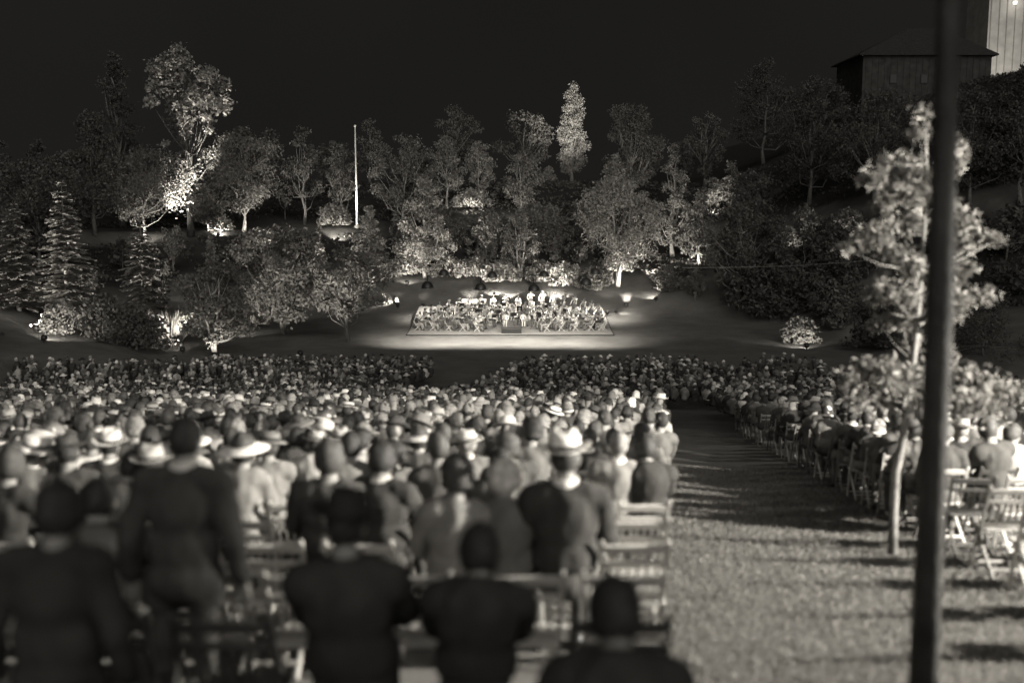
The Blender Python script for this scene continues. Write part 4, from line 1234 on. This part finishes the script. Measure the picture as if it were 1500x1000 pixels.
for lo in (False, True):
    CP[lo] = [crowd_proto(SEATED[i % 8], h, hr, lo) for i, (h, hr) in enumerate([('fedora', None), ('boater', None), ('wide', None), ('cloche', None), (None, 'short'), (None, 'full'), (None, 'short'), ('fedora', None), (None, 'bun'), ('cloche', None)])]
PAL = [SKIN] + [CLOTH[k] for k in ('black', 'charcoal', 'dark', 'grey', 'mid', 'pale', 'white')] + [HATM[k] for k in ('black', 'charcoal', 'grey', 'fawn', 'straw', 'white')] + [HAIRM[k] for k in ('black', 'brown', 'grey', 'white')]
AV = []; AF = []; AM = []; off = 0
for (x, y, rz, _) in crowd:
    V, F, M = CP[y > 34][RNG.integers(10)]
    a = rz + RNG.normal() * .25; s = RNG.uniform(.93, 1.06); cs_, sn = math.cos(a) * s, math.sin(a) * s
    s *= RNG.uniform(.95, 1.03); lx, ly = RNG.normal() * .07, RNG.normal() * .07; V = V + np.stack([V[:, 2] * lx, V[:, 2] * ly, V[:, 2] * 0], 1)
    v = np.stack([V[:, 0] * cs_ - V[:, 1] * sn + x + RNG.normal() * .06, V[:, 0] * sn + V[:, 1] * cs_ + y + RNG.normal() * .06, V[:, 2] * s + hz(x, y)], 1)
    ct = RNG.choice(7, p=np.array([3, 4, 4, 3, 2, 1.2, .4]) / 17.6) + 1
    mp = np.array([0, ct, RNG.choice([1, 2, 3]), 8 + RNG.choice(6, p=[.18, .2, .2, .15, .15, .12]), 14 + RNG.choice(4, p=[.4, .3, .2, .1])])
    AV.append(v); AF.append(F + off); AM.append(mp[M]); off += len(V)
cr_ = link('crowd', np_mesh('crowd', np.concatenate(AV), np.concatenate(AF), PAL, np.concatenate(AM), True))
tag(cr_, 'seated crowd filling the lawn down to the stage', 'crowd', kind='stuff')

# ------------------------------------------------------------------ stage and orchestra
x0, x1 = (597 - 750) / 1500 * 85.6, (898 - 750) / 1500 * 85.6
GZ0 = hz(0, 84.5)
stage = empty('stage_platform', ((x0 + x1) / 2, 84.5, GZ0)); tag(stage, 'low pale platform with dark edge carrying the orchestra', 'stage')
WD = (x1 - x0) / 2
def deck_z(y): return .07 + .05 * max(0, y - 84.5) + .075 * max(0, y - 87.5)
prof = [0, 3.0, 5.5, 8.5, 11.6]
m = MB()
for a, b_ in zip(prof[:-1], prof[1:]):
    za, zb = deck_z(84.5 + a), deck_z(84.5 + b_)
    m.add([(-WD, a, za), (WD, a, za), (WD, b_, zb), (-WD, b_, zb), (-WD, a, -.3), (WD, a, -.3), (WD, b_, -.3), (-WD, b_, -.3)], [(0, 1, 2, 3), (0, 3, 7, 4), (1, 5, 6, 2)])
m.add([(-WD, 11.6, deck_z(96.1)), (WD, 11.6, deck_z(96.1)), (WD, 11.6, -.3), (-WD, 11.6, -.3)], [(0, 3, 2, 1)])
m.build('deck', mat('canvas_floor', .2, .9, .15, 3), stage)
m = MB(); m.box((0, -.04, -.08), (2 * WD + .16, .08, .34))
for sg in (-1, 1):
    for a, b_ in zip(prof[:-1], prof[1:]):
        za, zb = deck_z(84.5 + a) + .02, deck_z(84.5 + b_) + .02
        xa, xb = sg * (WD + .003), sg * (WD + .08)
        m.add([(xa, a, za), (xb, a, za), (xb, b_, zb), (xa, b_, zb), (xa, a, -.3), (xb, a, -.3), (xb, b_, -.3), (xa, b_, -.3)], [(0, 1, 2, 3), (0, 3, 7, 4), (1, 5, 6, 2), (0, 4, 5, 1)])
m.build('edging', mat('dark_edge', .03), stage)
FL = GZ0 + .07
pod = empty('podium', (0 - .05, 85.6, FL)); tag(pod, 'dark boxy podium at the centre front of the platform', 'podium')
m = MB(); m.box((0, 0, .2), (1.7, .9, .4)); m.build('box', mat('podium_wood', .015), pod)
m = MB(); m.box((0, 0, .43), (1.76, .96, .05)); m.build('top', mat('podium_top', .05), pod)

OJ = dict(
    violin=body('person', seated_joints(.03, 'violin', drop=0), .026, E3(-6, -10, 18), dict(L=(.1, .5, .6), R=(-.3, .6, .1))),
    cello=body('person', seated_joints(.04, 'cello', drop=0, knees=.22), .026, E3(-6, 0, 8), dict(L=(.5, .4, .4), R=(-.5, .4, -.1))),
    wind=body('person', seated_joints(.02, 'wind', drop=0), .026, E3(-3, 0, 0), dict(L=(0, .8, .3), R=(0, .8, .3))),
    bass=body('person', standing_joints(0, 'bass'), .026, E3(-6, 6, 10), dict(L=(.5, .3, .5), R=(-.5, .5, -.2))),
    sit=body('person', seated_joints(0.0, drop=0), .026, E3(0, 0, 0), LAPH, .9))
VARN = mat('violin_varnish', .12, .3, .2, 8, spec=.5); BRASS = mat('brass', .5, .25, .1, spec=.8); PAPER = mat('sheet_paper', .75, .8, .05)
def fiddle(scale, name):
    m = MB()
    m.ell((0, 0, .09), (.085, .02, .10), 14, 8); m.ell((0, 0, .27), (.068, .02, .09), 14, 8); m.box((0, 0, .18), (.09, .035, .12))
    m.box((0, -.018, .38), (.022, .018, .30)); m.ell((0, -.012, .56), (.016, .022, .03), 8, 6); m.box((0, -.03, .16), (.05, .02, .008))
    m.v = [(a * scale, b * scale, c * scale) for a, b, c in m.v]
    return m.mesh(name, [VARN], False)
FM = dict(violin=fiddle(1.0, 'violin'), cello=fiddle(2.05, 'cello'), bass=fiddle(3.1, 'double_bass'))
m = MB(); m.tube([(0, 0, 0), (0, .25, -.05), (0, .45, -.12)], [.008, .012, .02], 8); m.lathe([(.02, 0), (.05, .06), (.13, .16)], 14, (0, .45, -.13)); m.tube([(0, .1, 0), (.1, .18, -.1), (0, .3, -.14), (-.08, .2, -.06)], .012, 7); FM['horn'] = m.mesh('horn', [BRASS], True)
m = MB(); m.tube([(0, .02, 0), (0, .22, -.22), (0, .42, -.44)], [.01, .014, .03], 8); FM['clarinet'] = m.mesh('clarinet', [mat('ebony', .015, .3)], True)
m = MB(); m.tube([(0, 0, 0), (0, .75, .02), (.1, .75, .02), (.1, -.1, .02)], .011, 7); m.lathe([(.015, 0), (.03, .2), (.1, .34)], 14, (0, 0, 0)); m.v = [(a, c_ if i >= 4 * 7 + 0 and False else b, c_) for i, (a, b, c_) in enumerate(m.v)]; FM['trombone'] = m.mesh('trombone', [BRASS], True)
m = MB(); m.lathe([(.02, 0), (.22, .1), (.32, .35), (.33, .6), (.325, .61), (.01, .61)], 18); m.tube([(0, 0, -.25), (0, 0, .05)], .04, 6); FM['timpani'] = m.mesh('timpani', [BRASS], True)
for p in OJ.values(): p['collar'] = collar_mesh(p)
st0 = empty('music_stand', (0, 0, 0))
m = MB(); m.tube([(0, 0, .1), (0, 0, .95)], .012, 6)
for k in range(3): m.tube([(0, 0, .2), (.26 * math.cos(k * 2.1), .26 * math.sin(k * 2.1), .01)], .01, 5)
m.build('tripod', DARK, st0)
dm = Matrix.Rotation(R(-22), 3, 'X')
m = MB(); m.box((0, 0, 1.08), (.5, .012, .34), dm); m.build('desk', DARK, st0)
m = MB()
for s in (-1, 1): m.box((s * .12, -.014, 1.09), (.22, .006, .3), dm)
m.build('sheet_music', PAPER, st0)
st_used = [False]
def music_stand(x, y, rz, label, z=None):
    o = st0 if not st_used[0] else copy_tree(st0); st_used[0] = True
    o.location = (x, y, FL if z is None else z); o.rotation_euler = (0, 0, rz); tag(o, label, 'music stand', 'music stands among the orchestra')
GI = 'instruments of the orchestra'; GM = 'musicians of the orchestra'
ARCN = ['front', 'second', 'third', 'fourth', 'rear']
CX, CY = 0.0, 85.9
for ai, (rad, cnt) in enumerate(((2.9, 8), (4.1, 11), (5.3, 15), (6.6, 18), (7.9, 22))):
    for k in range(cnt):
        deg = 180 - (180 / (cnt - 1)) * k
        if ai >= 1: deg = 176 - (172 / (cnt - 1)) * k
        a = R(deg); x = CX + rad * 1.02 * math.cos(a); y = CY + rad * 1.08 * math.sin(a) + .1
        x = max(-8.2, min(7.6, x)); y = min(y, 95.6)
        rz = math.atan2(-(CX - x), (CY + .0) - y)
        if ai <= 1: sec = 'violin' if deg > 62 else 'cello'
        elif ai == 2: sec = 'violin' if deg > 105 or deg < 30 else ('clarinet' if deg > 55 else 'violin')
        elif ai == 3: sec = 'violin' if deg > 135 else ('clarinet' if deg > 95 else ('horn' if deg > 45 else 'violin'))
        else: sec = 'horn' if deg > 140 else ('trombone' if deg > 92 else ('bass' if 20 < deg < 84 else 'violin'))
        if ai == 4 and 84 <= deg <= 92: sec = 'clarinet'
        proto = {'violin': 'violin', 'cello': 'cello', 'bass': 'bass'}.get(sec, 'wind')
        front = y < 87.3
        z0 = GZ0 + deck_z(y)
        coat = random.choice(['black', 'charcoal', 'mid', 'pale']) if front else random.choices(['white', 'pale', 'mid', 'charcoal'], [6, 3, 1.2, .6])[0]
        word = {'violin': 'violinist', 'cello': 'cellist', 'bass': 'standing bass player', 'clarinet': 'clarinet player', 'horn': 'horn player', 'trombone': 'trombonist'}[sec]
        pos = f'{ORD[k + 1]} from left in {ARCN[ai]} arc'
        person(OJ[proto], (x, y, z0), rz + random.uniform(-.2, .2), coat, random.choice(['charcoal', 'grey', 'mid']), hair='short', hairc=random.choice(['black', 'brown', 'grey']), scale=random.uniform(1.02, 1.12),
               label=uniq(f'{word} in {LW[coat]} jacket, {pos}'), cat='musician', group=GM, parts=False, collar=True)
        Lc = Matrix.Translation((x, y, z0)) @ Matrix.Rotation(rz, 4, 'Z')
        key = sec if sec in FM else 'violin'
        io = link({'bass': 'double_bass'}.get(key, key), FM[key])
        rl = {'violin': Matrix.Translation((-.06, .10, 1.08)) @ Matrix.Rotation(R(-75), 4, 'X') @ Matrix.Rotation(R(25), 4, 'Z') @ Matrix.Rotation(R(-20), 4, 'Y'),
              'cello': Matrix.Translation((.02, .40, .22)) @ Matrix.Rotation(R(16), 4, 'X') @ Matrix.Rotation(R(-8), 4, 'Y'),
              'bass': Matrix.Translation((.05, .42, .12)) @ Matrix.Rotation(R(12), 4, 'X') @ Matrix.Rotation(R(-6), 4, 'Y'),
              'horn': Matrix.Translation((0, .12, 1.17)), 'clarinet': Matrix.Translation((0, .10, 1.17)), 'trombone': Matrix.Translation((0, .12, 1.17)) @ Matrix.Rotation(R(-8), 4, 'X')}[key]
        io.matrix_world = Lc @ rl
        tag(io, uniq(f'{io.name.split(".")[0].replace("_", " ")} held by player {pos}'), {'bass': 'double bass'}.get(key, key), GI)
        if sec != 'bass':
            chp = Lc @ Vector((0, 0, 0))
            o = CH1 if not CH1_USED[0] else CH1.copy()
            if CH1_USED[0]: COL.objects.link(o)
            CH1_USED[0] = True
            o.location = chp; o.rotation_euler = (0, 0, rz); setmat(o, 0, WOODS[0]); tag(o, uniq(f'pale chair of player {pos}'), 'folding chair', 'chairs of the orchestra')
        if k % 2 == 0 and sec != 'bass':
            q = Lc @ Vector((.3, .95, 0)); music_stand(q.x, q.y, rz, uniq(f'music stand with white sheets before player {pos}'), GZ0 + deck_z(q.y))
for i, (x, y) in enumerate(((-.55, 88.0), (.95, 88.1))):
    person(OJ['sit'], (x, y, GZ0 + deck_z(y)), math.pi + (.1 if i else -.1), 'white', 'white', hair='full', hairc='brown', label=uniq(['woman in white dress left of centre behind the podium', 'woman in white dress right of centre behind the podium'][i]), cat='soloist', group='two soloists in white', parts=False)
    o = CH1.copy(); COL.objects.link(o); o.location = (x, y, GZ0 + deck_z(y)); o.rotation_euler = (0, 0, math.pi); tag(o, uniq(['pale chair of the left soloist', 'pale chair of the right soloist'][i]), 'folding chair', 'chairs of the orchestra')
for i, x in enumerate((-4.4, -3.5, -2.7)):
    t = link('timpani', FM['timpani']); t.location = (x, 95.4, GZ0 + deck_z(95.4) + .25); tag(t, uniq(f'copper kettle drum, {ORD[i + 1]} from left at the back of the platform'), 'kettle drum', 'kettle drums')
for i, (x, y, rz) in enumerate(((7.75, 86.6, 2.2), (7.6, 88.0, 1.8), (7.9, 89.2, 1.2))):
    o = CH1.copy(); COL.objects.link(o); o.location = (x, y, GZ0 + deck_z(y)); o.rotation_euler = (0, 0, rz); setmat(o, 0, WOODS[0])
    tag(o, uniq(['empty pale chair at the platform corner', 'empty pale chair just behind the corner chair', 'empty pale chair farthest back along the platform edge'][i]), 'folding chair', 'chairs of the orchestra')
